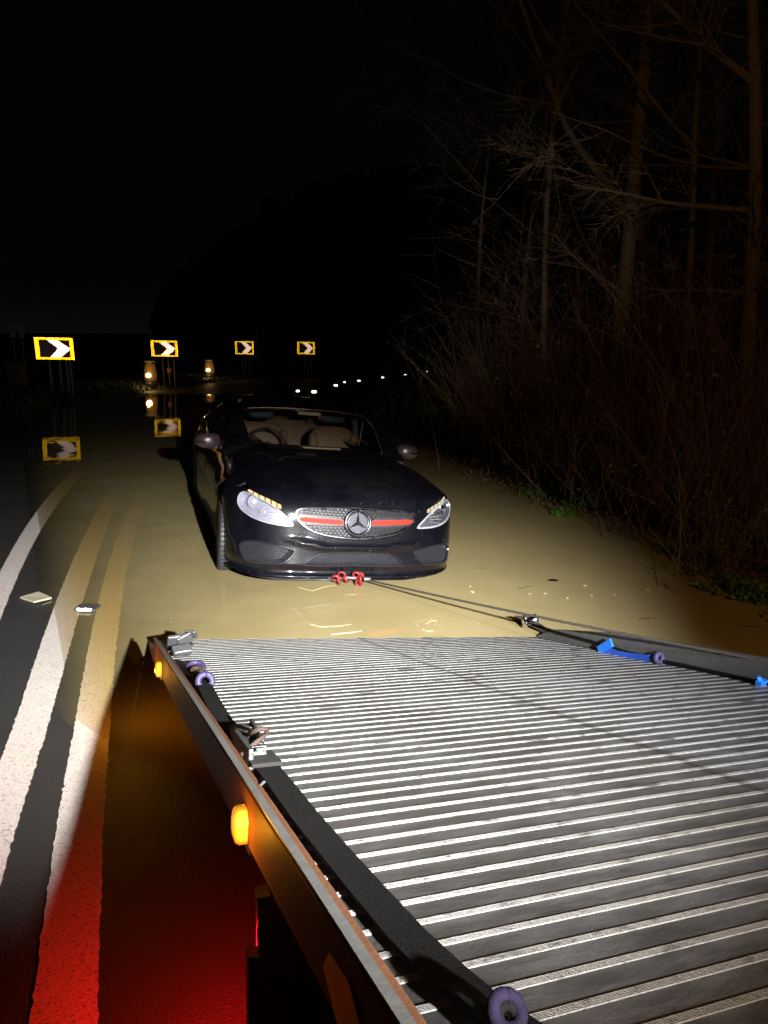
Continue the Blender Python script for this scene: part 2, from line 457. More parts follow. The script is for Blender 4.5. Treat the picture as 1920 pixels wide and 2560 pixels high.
# painted lines: outline points on the carriageway, raised 4 mm
def line_mat():
    mt, nt, out = new_mat('road_marking_paint'); g = N(nt); ps = g.pos()
    n1 = g.noise(1.0, 5, .7, g.mapping(ps, (75, 130, 75))); n2 = g.noise(10, 4, .6, ps)
    worn = g.ramp(n1.outputs[0], [(.35, (.14, .13, .12)), (.47, (.66, .60, .56))])
    c = g.mix(g.math('MULTIPLY', n2.outputs[0], .25), worn, (.35, .31, .28))
    b = g.n('BsdfPrincipled', Base__Color=c, Roughness=.55)
    g.link(g.bump(n1.outputs[0], .9, .012), b.inputs['Normal']); g.link(b.outputs[0], out.inputs[0]); return mt
M['line'] = line_mat()
def road_line(name, L, R, seed):
    r = random.Random(seed); n = 420; ys0 = max(L[0][1], R[0][1]); vs = []; fs = []
    L = np.array(L); R = np.array(R); cl_ = np.polyfit(L[:, 1], L[:, 0], 2); cr_ = np.polyfit(R[:, 1], R[:, 0], 2)
    ys_ = np.linspace(max(L[0, 1], R[0, 1]), min(L[-1, 1], R[-1, 1]), n)
    cols = 6
    for y in ys_:
        a = np.polyval(cl_, y) + r.gauss(0, .0022); b = np.polyval(cr_, y) + r.gauss(0, .0022)
        for c in range(cols):
            x = a + (b-a)*c/(cols-1); vs.append((x, y, float(ground_z(x, y)) + .005))
    for i in range(n-1):
        for c in range(cols-1):
            q = i*cols+c; fs.append((q, q+1, q+cols+1, q+cols))
    o = mesh_obj(name, vs, fs, M['line']); o['kind'] = 'structure'; return o
road_line('road_marking', [(-.9, 1.0), (-1.63, 2.92), (-1.9, 3.74), (-2.21, 4.82), (-2.63, 6.33), (-3.4, 9)][0:], [(-.82, 1.0), (-1.45, 2.92), (-1.67, 3.6), (-1.97, 4.53), (-2.50, 6.4), (-3.25, 9)], 1)
road_line('road_marking', [(-.65, 1.0), (-.85, 1.55), (-.95, 1.82), (-1.34, 2.93), (-1.57, 3.6), (-1.91, 4.72), (-2.15, 5.55), (-3.05, 9)], [(-.5, 1.0), (-.69, 1.56), (-.87, 2.08), (-1.18, 2.94), (-1.41, 3.61), (-1.76, 4.73), (-2.02, 5.6), (-2.9, 9)], 2)
road_line('road_marking', [(-1.1, 1.0), (-2.89, 5.35), (-3.29, 6.55), (-3.56, 7.45), (-3.84, 8.41), (-4.3, 10)], [(-.95, 1.0), (-2.38, 4.35), (-2.69, 5.26), (-3.17, 6.65), (-3.60, 8.1), (-4.1, 10)], 3)

# ------------------------------------------------------------------ recovery truck: sloping slide bed
BU = np.array([-.364, .897, -.250]); BN = np.array([-.021, .260, .965]); BU /= np.linalg.norm(BU)
BN = BN - BU*(BU@BN); BN /= np.linalg.norm(BN); BV = np.cross(BU, BN); BO = np.array([-.04, 4.173, 0.0])
def bed(l, v, h): return BO - BU*l + BV*v + BN*h
def bedp(px, py, h=0.0):
    r = ray(px, py); c = CAM; t = ((BO+BN*h-c)@BN)/(r@BN); q = c+t*r-BO
    return -(q@BU), q@BV

truck = empty('recovery_truck', tuple(bed(2.2, 0, 0)))
tag(truck, 'aluminium slide bed of a recovery truck tilted down into the flood water', 'truck')
_ti = Matrix.Translation(truck.location).inverted()
def tb(l, v, h): return tuple(Vector(bed(l, v, h)) - truck.location)
def tw(p): return tuple(Vector(p) - truck.location)

def deck_material(rib=False):
    mt, nt, out = new_mat('deck_rib_metal' if rib else 'deck_plate_metal'); g = N(nt); ps = g.pos()
    # bed-aligned coordinates
    def dot(vec):
        nd = g.n('VectorMath', _operation='DOT_PRODUCT'); g.link(ps, nd.inputs[0]); nd.inputs[1].default_value = tuple(vec); return nd.outputs['Value']
    l = dot(-BU); v = dot(BV)
    cb = g.n('CombineXYZ', X=l, Y=v)
    st = g.noise(1.0, 6, .65, g.mapping(cb.outputs[0], (26, 7, 1), (0, 0, .5)))
    big = g.noise(1.8, 4, .6, cb.outputs[0], .8); fine = g.noise(130, 4, .7, cb.outputs[0])
    def dark_line(col):
        # a narrow dark line running slantwise across the deck
        l0, v0 = bedp(1000, 1635); l1, v1 = bedp(1680, 1892); L_ = math.hypot(l1-l0, v1-v0); nx, ny = -(v1-v0)/L_, (l1-l0)/L_
        wob = g.noise(3, 3, .6, cb.outputs[0])
        q = g.math('ADD', g.math('ADD', g.math('MULTIPLY', l, nx), g.math('MULTIPLY', v, ny)), g.math('MULTIPLY_ADD', wob.outputs[0], .05, -.025-(l0*nx+v0*ny) - float(np.dot(BO, -BU))*nx - float(np.dot(BO, BV))*ny))
        a = g.math('ABSOLUTE', q); k = g.ramp(a, [(.004, (.75,)*3), (.022, (0,)*3)])
        return g.mix(k, col, (.05, .045, .035))
    if rib:
        wear = g.noise(1.0, 5, .75, g.mapping(cb.outputs[0], (40, 22, 1)))
        w = g.ramp(wear.outputs[0], [(.34, (.035, .034, .032)), (.45, (.175, .175, .168))])
        cell = g.noise(1.0, 2, .4, g.mapping(cb.outputs[0], (16, 9, 1)))
        w2 = g.ramp(cell.outputs[0], [(.27, (.30, .30, .30)), (.36, (1, 1, 1))])
        mm = g.n('Mix', _data_type='RGBA', _blend_type='MULTIPLY'); mm.inputs[0].default_value = 1; g.link(w, mm.inputs[6]); g.link(w2, mm.inputs[7])
        b = g.n('BsdfPrincipled', Base__Color=dark_line(mm.outputs[2]), Metallic=.25, Roughness=.45)
        g.link(g.bump(fine.outputs[0], .5, .004), b.inputs['Normal'])
    else:
        c = g.ramp(st.outputs[0], [(.28, (.080, .079, .076)), (.5, (.16, .16, .162)), (.75, (.27, .273, .285))])
        c = g.mix(g.ramp(big.outputs[0], [(.42, (0,)*3), (.62, (.75,)*3)]), c, (.062, .056, .046))
        b = g.n('BsdfPrincipled', Base__Color=dark_line(c), Metallic=.5)
        rr = g.ramp(big.outputs[0], [(.34, (.24,)*3), (.62, (.52,)*3)])
        g.link(g.math('ADD', rr, g.math('MULTIPLY', st.outputs[0], .12)), b.inputs['Roughness'])
        h = g.math('ADD', fine.outputs[0], g.math('MULTIPLY', st.outputs[0], 1.5))
        g.link(g.bump(h, .35, .004), b.inputs['Normal'])
    g.link(b.outputs[0], out.inputs[0]); return mt
M['deck'] = deck_material(); M['rib'] = deck_material(True)

VL, VR = -1.275, .947
mb = MB()
def slab(l0, l1, v0, v1, h0, h1, dest=None):
    d = dest or mb
    P = [tb(l, v, h) for h in (h0, h1) for l, v in ((l0, v0), (l1, v0), (l1, v1), (l0, v1))]
    d.add(P, [(0,1,2,3),(7,6,5,4),(0,4,5,1),(1,5,6,2),(2,6,7,3),(3,7,4,0)])
slab(-.72, 5.9, VL, VR, -.045, 0)
deck = mb.build('deck', M['deck'], truck)
# one rib: a low strip of six fine ridges
def rib_mesh(v0, v1):
    prof = [(-.0073, .0)]
    for k in range(6):
        c = -.0073 + .0146*(k+.5)/6; prof += [(c-.0006, .0019), (c+.0006, .0019), (c+.0012, .0006)]
    prof[-1] = (.0073, 0.0)
    vs = []; fs = []; nseg = 14; r = random.Random(3)
    for s in range(nseg+1):
        v = v0 + (v1-v0)*s/nseg; w = r.uniform(-.0007, .0007)
        for a, h in prof: vs.append(tuple(-BU*(a+w) + BV*v + BN*h))
    n = len(prof)
    for s in range(nseg):
        for i in range(n-1): fs.append((s*n+i, (s+1)*n+i, (s+1)*n+i+1, s*n+i+1))
    me = bpy.data.meshes.new('rib'); me.from_pydata(vs, [], fs); me.materials.append(M['rib']); return me
rm_full = rib_mesh(VL+.004, VR-.03); rm_short = rib_mesh(-1.05, VR-.03)
l = -.52; k = 0
while l < 4.35:
    o = bpy.data.objects.new('rib', rm_full if l > -.05 else rm_short); o.location = tb(l + rng.uniform(-.0012, .0012), 0, .0005)
    link(o, deck); l += .0625; k += 1
# side rails: tapered flat bars standing on the deck edge
def rail(v0, v1, l0, taper, top, bot, mat):
    pts = [(l0, .012), (l0+.25*taper, top*.62), (l0+taper, top), (5.4, top), (5.4, bot), (l0-.1, bot)]
    P = [tb(a, v0, h) for a, h in pts] + [tb(a, v1, h) for a, h in pts]; n = len(pts)
    b = MB(); b.add(P, [tuple(range(n)), tuple(reversed(range(n, 2*n)))] + [(i, i+n, (i+1) % n + n, (i+1) % n) for i in range(n)])
    o = b.build('side_rail', mat, truck, bevel=.004); return o
def rail_mat(name, col):
    return simple(name, col, .5, .35, var=.3, nscale=20, bump=.35)
M['rail_grey'] = simple('rail_aluminium', (.11, .11, .105), .55, .3, var=.3, nscale=20, bump=.08); M['rail_dark'] = simple('rail_outer_paint', (.11, .05, .028), .6, 0, var=.3, nscale=12, bump=.12, spec=.06)
rail(VR, VR+.028, .30, .75, .105, -.10, M['rail_grey'])
rl = rail(VL-.030, VL, .38, .10, .100, -.003, M['rail_dark'])
b = MB(); P = [(.40, VL-.028, .1005), (5.4, VL-.028, .1005), (5.4, VL-.014, .1005), (.40, VL-.014, .1005)]
b.add([tb(a, v, h) for a, v, h in P] + [tb(a, v, h+.004) for a, v, h in P], [(0,3,2,1),(4,5,6,7),(0,1,5,4),(1,2,6,5),(2,3,7,6),(3,0,4,7)])
cap = b.build('rail_cap', M['rail_grey'], rl)
# frame beam below the outer edge
mb = MB(); slab(-.7, 5.4, VL+.06, VL+.16, -.17, -.046); slab(-.7, 5.4, -.45, -.30, -.24, -.05); slab(-.7, 5.4, .2, .35, -.24, -.05)
mb.build('bed_frame', M['black_paint'], truck)
mb = MB(); slab(.9, 5.4, VL+.035, VL+.058, -.075, -.050); mb.build('frame_lip', M['steel'], truck)

def marker(l, lit=True):
    c = Vector(tb(l, VL-.044, .030)); e = empty('marker_lamp'); e.parent = truck; e.location = c
    U = Vector(-BU); V = Vector(BV); Nn = Vector(BN)
    b = MB(); vs = []; n = 20
    for r, d in ((1.0, .014), (1.0, 0), (.86, -.007), (.45, -.011), (.0, -.012)):
        for j in range(n):
            t = 2*math.pi*j/n; ct, st_ = math.cos(t), math.sin(t)
            ex = .028*math.copysign(abs(ct)**.6, ct)*r; ey = .034*math.copysign(abs(st_)**.8, st_)*r
            vs.append(tuple(U*ex + Nn*ey + V*d))
    b.add(vs, [(i*n+j, i*n+(j+1) % n, (i+1)*n+(j+1) % n, (i+1)*n+j) for i in range(4) for j in range(n)] + [tuple(range(n))])
    b.build('lens', M['amber_lens'], e, smooth=True)
    b = MB(); R = Matrix((U, V, Nn)).transposed()
    b.box(V*.020, (.082, .012, .090), R); b.box(V*.045 - Nn*.0, (.05, .03, .03), R); b.build('bracket', M['black_plastic'], e, bevel=.003)
    b = MB(); b.tube([V*.03 + Nn*.03, V*.02 + Nn*.055 + U*.01, V*.05 + Nn*.075], .003, 6); b.build('cable', M['rubber'], e)
    p = point('marker_light', tuple(Vector(bed(l-.22, VL-.15, -.02) if l < 2 else bed(l+.05, VL-.085, .04))), 2.2 if l < 2 else 1.2, (1.0, .36, .02), .02)
    return e
for ml in (.90, 2.77): marker(ml)
# yellow diamond reflector on the outer face
b = MB(); n = 8; pts = [(-.075, 0), (-.05, .03), (.02, .034), (.07, .005), (.05, -.032), (-.02, -.034)]
P = [tb(3.36+a, VL-.0325, .035+c) for a, c in pts] + [tb(3.36+a, VL-.030, .035+c) for a, c in pts]
b.add(P, [tuple(reversed(range(6))), tuple(range(6, 12))] + [(i, (i+1) % 6, (i+1) % 6+6, i+6) for i in range(6)])
b.build('reflector', M['retro_marker'], truck)

# mudguard bracket and tail lamp hanging below the edge on the traffic side
def atz(px, py, z): return gnd(px, py, z)
def at_v(px, py, v):
    r = ray(px, py); t = ((BO+BV*v-CAM)@BV)/(r@BV); return CAM+t*r
b = MB()
q0 = [ (642, 2246), (676, 2240), (900, 2600), (700, 2700), (622, 2640), (620, 2392), (650, 2396)]
zt = .62
pl = [along(x, y, 1.16 if False else 1.20) for x, y in q0]
fr_ = [tw(p) for p in pl]; bk = [tw(p + np.array([-.01, .03, 0])) for p in pl]; n = len(q0)
b.add(fr_+bk, [tuple(range(n)), tuple(reversed(range(n, 2*n)))] + [(i, i+n, (i+1) % n+n, (i+1) % n) for i in range(n)])
mg = b.build('mudguard', M['black_paint'], truck)
b = MB(); pp = [tw(along(x, y, 1.235)) for x, y in ((671, 2240), (650, 2243), (646, 2256), (644, 2320), (643, 2392))]
b.tube(pp, .0028, 6); b.build('lamp_edge', M['red_lamp'], truck)  # glowing tube stands in for red light caught on the mudguard edge
TL = along(600, 2440, 1.42); TL = along(668, 2400, 1.45)
b = MB(); b.box((0, 0, 0), (.05, .03, .10)); tlp = b.build('tail_lamp', M['red_lamp'], truck, bevel=.006); tlp.location = tw(TL + np.array([.05, 0, 0]))
point('tail_light', tuple(TL + np.array([-.05, .06, .03])), 17, (1.0, .008, .010), .03)

# headboard at the cab end with the work lamps (behind the camera)
b = MB()
for l_, v0, v1, h0, h1 in ((5.85, VL, VR, -.05, .18), (5.85, VL, VR, .72, .80)):
    P = [tb(l, v, h) for h in (h0, h1) for l, v in ((l_, v0), (l_+.06, v0), (l_+.06, v1), (l_, v1))]
    b.add(P, [(0,1,2,3),(7,6,5,4),(0,4,5,1),(1,5,6,2),(2,6,7,3),(3,7,4,0)])
for v in np.linspace(VL, VR-.06, 7):
    P = [tb(l, v_, h) for h in (.18, .72) for l, v_ in ((5.85, v), (5.91, v), (5.91, v+.06), (5.85, v+.06))]
    b.add(P, [(0,1,2,3),(7,6,5,4),(0,4,5,1),(1,5,6,2),(2,6,7,3),(3,7,4,0)])
b.build('headboard', M['black_paint'], truck)
for lp_ in (LAMP_A, LAMP_B, LAMP_D):  # the last housing only dresses the added sign light
    c = Vector(lp_) - truck.location; e_ = MB(); e_.lathe([(.06, -.16), (.085, -.14), (.085, -.09), (.075, -.09)], 20, c, (-.3, .95, -.1)); e_.build('work_lamp', M['black_plastic'], truck)
c = Vector(LAMP_C) - truck.location - Vector((0, 0, .12)); e_ = MB(); e_.lathe([(.08, -.05), (.08, 0), (.05, .005)], 20, c); e_.build('beacon_base', M['black_plastic'], truck)

# ------------------------------------------------------------------ straps, cable, hook
W = lambda l, v, h: tuple(bed(l, v, h))
def strap_ribbon(name, pts, width, thick, mat, parent=None, twist=None, off=None):
    """flat webbing lying along the bed; pts are (l, v, h)"""
    vs = []; n = len(pts); Pw = [bed(*p) for p in pts]
    for i in range(n):
        d = Pw[min(i+1, n-1)] - Pw[max(i-1, 0)]; d /= np.linalg.norm(d)
        a = twist[i] if twist else 0.0
        side = np.cross(d, BN); side /= np.linalg.norm(side); nn = np.cross(side, d)
        s2 = side*math.cos(a) + nn*math.sin(a); n2 = -side*math.sin(a) + nn*math.cos(a)
        for p, q in ((-1, -1), (1, -1), (1, 1), (-1, 1)): vs.append(Pw[i] + s2*p*width/2 + n2*q*thick/2 - (np.array(parent.location) if parent else 0))
    fs = [(3, 2, 1, 0), tuple(4*(n-1)+j for j in range(4))]
    for i in range(n-1):
        for j in range(4): fs.append((4*i+j, 4*i+(j+1) % 4, 4*(i+1)+(j+1) % 4, 4*(i+1)+j))
    return mesh_obj(name, vs, fs, mat, parent)

st1 = empty('ratchet_strap', W(1.85, -1.16, .03)); tag(st1, 'long black tie-down strap with purple rings and ratchet along the bed beside the amber lamps', 'strap')
def lp(px, py, h): l, v = bedp(px, py, h); return (l, v, h)
hh = .032
pts = [lp(x, y, hh) for x, y in ((483, 1655), (505, 1700), (530, 1752), (560, 1805), (600, 1842))]
strap_ribbon('webbing', pts, .052, .008, M['webbing'], st1)
pts2 = [lp(x, y, h_) for x, y, h_ in ((650, 1895, hh), (702, 1962, hh*.7), (765, 2045, hh*.6), (840, 2135, hh*.5), (930, 2240, hh*.5), (1020, 2342, hh*.5), (1115, 2435, hh*.5), (1210, 2520, hh*.8), (1310, 2590, hh), (1440, 2700, hh))]
strap_ribbon('webbing', pts2, .056, .007, M['webbing'], st1)
for a, b_, w_ in (((598, 1815), (622, 1842), .062), ((643, 1882), (668, 1912), .070)):
    strap_ribbon('folded_webbing', [lp(*a, hh+.012), lp(*b_, hh+.014)], w_, .009, M['webbing_worn'], st1)
loc = np.array(st1.location)
def rel(px, py, h): l, v = bedp(px, py, h); return tuple(bed(l, v, h) - loc)
b = MB(); b.bar(rel(600, 1822, .055), rel(640, 1882, .055), .052, .03, tuple(BN)); b.bar(rel(590, 1848, .06), rel(628, 1900, .05), .012, .05, tuple(BN)); b.bar(rel(628, 1815, .06), rel(655, 1868, .05), .010, .045, tuple(BN))
for q in range(5): b.bar(rel(604+q*9, 1815+q*15, .068), rel(630+q*9, 1822+q*13, .068), .008, .01, tuple(BN))
b.build('ratchet', M['galv'], st1, bevel=.002)
b = MB(); pts = [rel(x, y, h_) for x, y, h_ in ((603, 1888, .05), (640, 1856, .075), (668, 1832, .095), (664, 1822, .115), (650, 1822, .12), (630, 1830, .10), (618, 1838, .07))]
b.tube(pts, .0062, 8); b.build('handle', M['rusty'], st1, smooth=True)
def ring(name, px, py, h, R, r, parent, mat, axis=None, arc=(0, 2*math.pi), sc=1.0):
    l, v = bedp(px, py, h); c = bed(l, v, h) - np.array(parent.location)
    b = MB(); b.torus(tuple(c), R, r, axis or tuple(BN*.8 - BU*.5), 26, 10, arc, sc); return b.build(name, mat, parent, smooth=True)
ring('rubber_ring', 490, 1668, .045, .031, .011, st1, M['purple'])
ring('rubber_ring', 513, 1703, .045, .026, .012, st1, M['purple'], tuple(BN*.3 - BU*.9))
ring('rubber_ring', 1268, 2528, .055, .016, .0075, st1, M['purple_dark'], tuple(BN*.6 - BU*.7))
ring('shackle', 1268, 2540, .05, .010, .006, st1, M['webbing'], tuple(BN*.5 - BU*.8))
ring('shackle', 492, 1676, .05, .018, .009, st1, M['rusty'], tuple(BN*.8 - BU*.4))
b = MB()
c0 = Vector(rel(448, 1606, .06)); c1 = Vector(rel(475, 1626, .05))
R1 = Matrix.Rotation(.5, 3, 'Z') @ Matrix.Rotation(.5, 3, 'X')
b.box(Vector(rel(440, 1603, .075)), (.085, .02, .085), R1); b.box(Vector(rel(462, 1598, .085)), (.075, .018, .06), Matrix.Rotation(-.4, 3, 'Y') @ R1)
b.box(Vector(rel(478, 1585, .10)), (.06, .016, .05), Matrix.Rotation(-.7, 3, 'Z') @ R1); b.box(Vector(rel(455, 1625, .05)), (.09, .05, .03), R1)
b.build('end_claw', M['steel'], st1, bevel=.006)

st2 = empty('tie_down_strap', W(.9, .9, .04)); tag(st2, 'black strap with blue webbing end and purple ring along the far grey rail', 'strap')
loc2 = np.array(st2.location)
def lpr(px, py, v):
    p = at_v(px, py, v); q = p-BO; return (-(q@BU), v, q@BN)
pr = [lpr(x, y, .925) for x, y in ((1330, 1562), (1400, 1583), (1480, 1604), (1560, 1628), (1640, 1649), (1730, 1668), (1830, 1690), (1925, 1712), (2100, 1760))]
b = MB(); b.tube([tuple(bed(*p)-loc2) for p in pr], .0085, 8); b.build('webbing', M['webbing'], st2, smooth=True)
b = MB(); pts = [tuple(at_v(x, y, .905)-loc2) for x, y in ((1508, 1622), (1540, 1634), (1575, 1641), (1612, 1645), (1635, 1645))]
for i in range(4): b.bar(pts[i], pts[i+1], .010, .034, tuple(BN))
b.build('blue_webbing', M['blue'], st2)
b = MB(); pts = [tuple(at_v(x, y, .90)-loc2) for x, y in ((1496, 1626), (1530, 1606))]
b.bar(pts[0], pts[1], .012, .045, tuple(BU)); b.build('blue_end', M['blue_plastic'], st2, bevel=.004)
p = tuple(at_v(1648, 1645, .91)-loc2); b = MB(); b.torus(p, .020, .013, tuple(BU), 20, 10); b.build('rubber_ring', M['purple'], st2, smooth=True)
st3 = empty('buckle', tuple(at_v(1905, 1709, .91))); tag(st3, 'small bright blue plastic buckle at the foot of the grey rail', 'buckle')
b = MB(); b.box((0, 0, 0), (.05, .03, .03), Matrix.Rotation(.5, 3, 'Z')); b.box((.02, -.01, -.012), (.03, .05, .012), Matrix.Rotation(-.5, 3, 'Z')); b.box((-.012, .0, .018), (.03, .02, .018), Matrix.Rotation(.9, 3, 'Y')); b.build('clip', M['blue_plastic'], st3, bevel=.004)
# roller at the end of the grey rail
p0 = at_v(1325, 1552, .94); b = MB(); rl_ = empty('rope_guide', tuple(p0)); tag(rl_, 'shiny steel roller on the end of the grey rail above brown water', 'roller')
b.lathe([(.012, -.045), (.033, -.042), (.026, -.03), (.024, 0), (.026, .03), (.033, .042), (.012, .045)], 20, (0, 0, 0), (.9, .3, .2)); b.build('roller', M['chrome'], rl_, smooth=True)
b = MB(); b.torus((-.02, 0, 0), .026, .009, (.8, -.5, .1), 18, 8); b.bar((.03, -.02, -.01), (.09, -.10, -.03), .03, .02); b.build('bracket', M['steel'], rl_, smooth=False)
b = MB(); b.tube([(-.03, .02, .005), (-.06, .03, .012), (-.085, .04, .01)], [.012, .010, .003], 8); b.build('pin', M['rusty'], rl_)

# winch cable
ca = gnd(922, 1451, .075); cb_ = at_v(1905, 1650, .962); cm_ = at_v(1340, 1543, .955)
n = 420; vs = []; fs = []; m_ = 12
P0 = Vector(ca); P1_ = Vector(cb_) + (Vector(cb_)-Vector(ca))*.35
d = (P1_-P0).normalized(); a = d.cross(Vector((0, 0, 1))).normalized(); c = a.cross(d)
for i in range(n+1):
    t = i/n; p = P0.lerp(P1_, t) - Vector((0, 0, .05))*math.sin(math.pi*min(1, t*1.3))*.25
    for j in range(m_):
        th = 2*math.pi*j/m_; ph = t*(P1_-P0).length*95
        r = .0062*(1+.22*math.cos(5*(th)-ph))
        vs.append(tuple(p + (a*math.cos(th)+c*math.sin(th))*r))
for i in range(n):
    for j in range(m_): fs.append((i*m_+j, i*m_+(j+1) % m_, (i+1)*m_+(j+1) % m_, (i+1)*m_+j))
M['wire'] = simple('wire_rope', (.13, .115, .10), .5, .6, nscale=90)
o = mesh_obj('winch_cable', vs, fs, M['wire'], smooth=True); tag(o, 'thin twisted steel winch cable stretched from the car to over the grey rail', 'cable')

hk = empty('tow_hook', tuple(gnd(880, 1447, .055))); tag(hk, 'red painted tow hook and chain links under the front bumper of the black car', 'hook')
b = MB()
for (dx, dz, R, ax) in ((-.10, -.01, .030, (1, .2, .2)), (-.075, .025, .028, (.2, 1, .3)), (-.045, .0, .026, (.9, .1, .6)), (-.12, .0, .026, (.1, .9, .5)), (.055, .0, .03, (1, .3, .0)), (.03, .03, .024, (.2, .9, .4)), (.065, .03, .024, (.6, .6, .5)), (.05, -.03, .022, (.3, 1, .1))):
    b.torus((dx, 0, dz), R, .009, ax, 16, 8)
b.build('chain_link', M['red_hook'], hk, smooth=True)
b = MB(); b.bar((-.05, 0, .012), (.03, 0, .008), .018, .014); b.build('shackle_pin', M['steel'], hk); b = MB(); b.tube([(.09, 0, 0), (.12, .0, 0), (.135, 0, 0)], [.016, .018, .010], 10); b.build('cable_ferrule', M['steel'], hk)

# ------------------------------------------------------------------ the black saloon
CP = np.array([-.216, 5.212, -.167]); CR_ = (.316, -.016, .074)
def _R(yaw, pit, rol):
    c, s = math.cos, math.sin
    Rz = np.array([[c(yaw), -s(yaw), 0], [s(yaw), c(yaw), 0], [0, 0, 1]])
    Rx = np.array([[1, 0, 0], [0, c(pit), -s(pit)], [0, s(pit), c(pit)]])
    Ry = np.array([[c(rol), 0, s(rol)], [0, 1, 0], [-s(rol), 0, c(rol)]])
    return Rz @ Rx @ Ry
CRM = _R(*CR_)
car = empty('parked_car', tuple(CP)); car.matrix_world = Matrix([list(CRM[i]) + [CP[i]] for i in range(3)] + [[0, 0, 0, 1]])
tag(car, 'black saloon car with diamond grille and red stripes standing in brown flood water', 'car')

def smax(a, b, k):
    h = np.maximum(k-np.abs(a-b), 0)/k; return np.maximum(a, b) + h*h*k*.25
def ip(x, pts): return np.interp(x, [p[0] for p in pts], [p[1] for p in pts])
def smooth_ip(pts):
    """C1 interpolation of a profile (Catmull-Rom on a fine table)"""
    X = np.array([p[0] for p in pts], float); Yv = np.array([p[1] for p in pts], float)
    m = np.gradient(Yv, X); xx = np.linspace(X[0], X[-1], 800)
    i = np.clip(np.searchsorted(X, xx, side='right')-1, 0, len(X)-2); h = X[i+1]-X[i]; t = (xx-X[i])/h
    yy = (2*t**3-3*t**2+1)*Yv[i] + (t**3-2*t**2+t)*h*m[i] + (-2*t**3+3*t**2)*Yv[i+1] + (t**3-t**2)*h*m[i+1]
    return lambda q: np.interp(q, xx, yy)
Ztc = smooth_ip([(-.1, .70), (.0, .745), (.08, .785), (.2, .83), (.4, .875), (.7, .925), (1.0, .962), (1.3, .992), (1.6, 1.02), (2.2, 1.03), (3.6, 1.06), (4.2, 1.08), (4.6, 1.06), (4.8, .9)])
Ww = smooth_ip([(-.1, .915), (.3, .915), (.8, .92), (1.4, .905), (2.4, .90), (3.4, .915), (4.2, .90), (4.8, .86)])
Yn = smooth_ip([(.05, .16), (.16, .045), (.20, .008), (.26, .0), (.36, .012), (.44, .02), (.50, .030), (.60, .045), (.70, .068), (.78, .10), (.9, .20), (1.2, .5)])
def f_low(P):
    x, y, z = P[..., 0], P[..., 1], P[..., 2]; ax = np.abs(x)
    crown = .045*(ax/.7)**2.4
    ridge = .010*np.exp(-((ax-.42-.10*np.clip(y, 0, 1.5))/.07)**2)*sstep(.05, .5, y)*(1-sstep(1.3, 1.8, y))
    top = z - (Ztc(y) - crown + ridge)
    tumble = .10*np.clip(z-.72, 0, 1)/.3 + .10*np.clip(.42-z, 0, 1)**1.3 - .012*np.exp(-((z-.70)/.05)**2)
    side = ax - (Ww(y) - tumble)
    zr = .432 + .16*np.clip(ax-.22, 0, 1)
    crease = -.020*np.exp(-((z-zr)/.022)**2)*(1-sstep(.36, .58, ax)) - .022*np.exp(-((z-.205)/.017)**2) + .016*np.exp(-((z-.255)/.03)**2)
    front = (Yn(z) + crease + .018*(ax/.5)**2 + .34*(ax/.91)**7) - y
    rear = y - (4.68 - .25*(ax/.9)**4 - .3*np.clip(z-.8, 0, 1))
    f = smax(top, side, .16); f = smax(f, front*.9, .085); return smax(f, rear*.9, .15)
Wg = smooth_ip([(.8, .89), (.95, .86), (1.1, .785), (1.25, .70), (1.36, .61), (1.45, .52)])
Zr = smooth_ip([(1.2, 1.0), (2.0, 1.32), (2.2, 1.36), (2.6, 1.395), (3.0, 1.39), (3.4, 1.33), (3.8, 1.24), (4.2, 1.08)])
def f_cab(P):
    x, y, z = P[..., 0], P[..., 1], P[..., 2]; ax = np.abs(x)
    top = z - (Zr(y) - .035*(ax/.55)**2.2)
    side = (ax - Wg(z))*.95
    ws = (1.26 + .20*(ax/.7)**2 + (z-.98)*2.02 - .18*np.clip(z-.98, 0, 1)**2*0 - y)*.44
    rr = (y - (4.15 - (z-1.05)*2.2))*.42
    f = smax(top, side, .11); f = smax(f, ws, .05); return smax(f, rr, .08)
def grad(fn, P):
    e_ = 1e-3; g = np.zeros(P.shape)
    for i in range(3):
        d = np.zeros(3); d[i] = e_; g[..., i] = (fn(P+d)-fn(P-d))/(2*e_)
    n = np.linalg.norm(g, axis=-1, keepdims=True); return g/np.maximum(n, 1e-9)
def shoot(fn, O_, D, tmax=1.6, n=160):
    """first crossing from outside (t=0) inwards"""
    O_ = np.asarray(O_, float); D = np.asarray(D, float); lo = np.zeros(len(O_)); hi = np.full(len(O_), tmax); found = np.zeros(len(O_), bool)
    ts = np.linspace(0, tmax, n)
    for a, b_ in zip(ts[:-1], ts[1:]):
        v = fn(O_+D*b_); hit = (v <= 0) & ~found
        lo[hit] = a; hi[hit] = b_; found |= hit
    for _ in range(26):
        mid = (lo+hi)/2; inside = fn(O_+D*mid[:, None]) <= 0
        hi = np.where(inside, mid, hi); lo = np.where(inside, lo, mid)
    return O_+D*((lo+hi)/2)[:, None], found

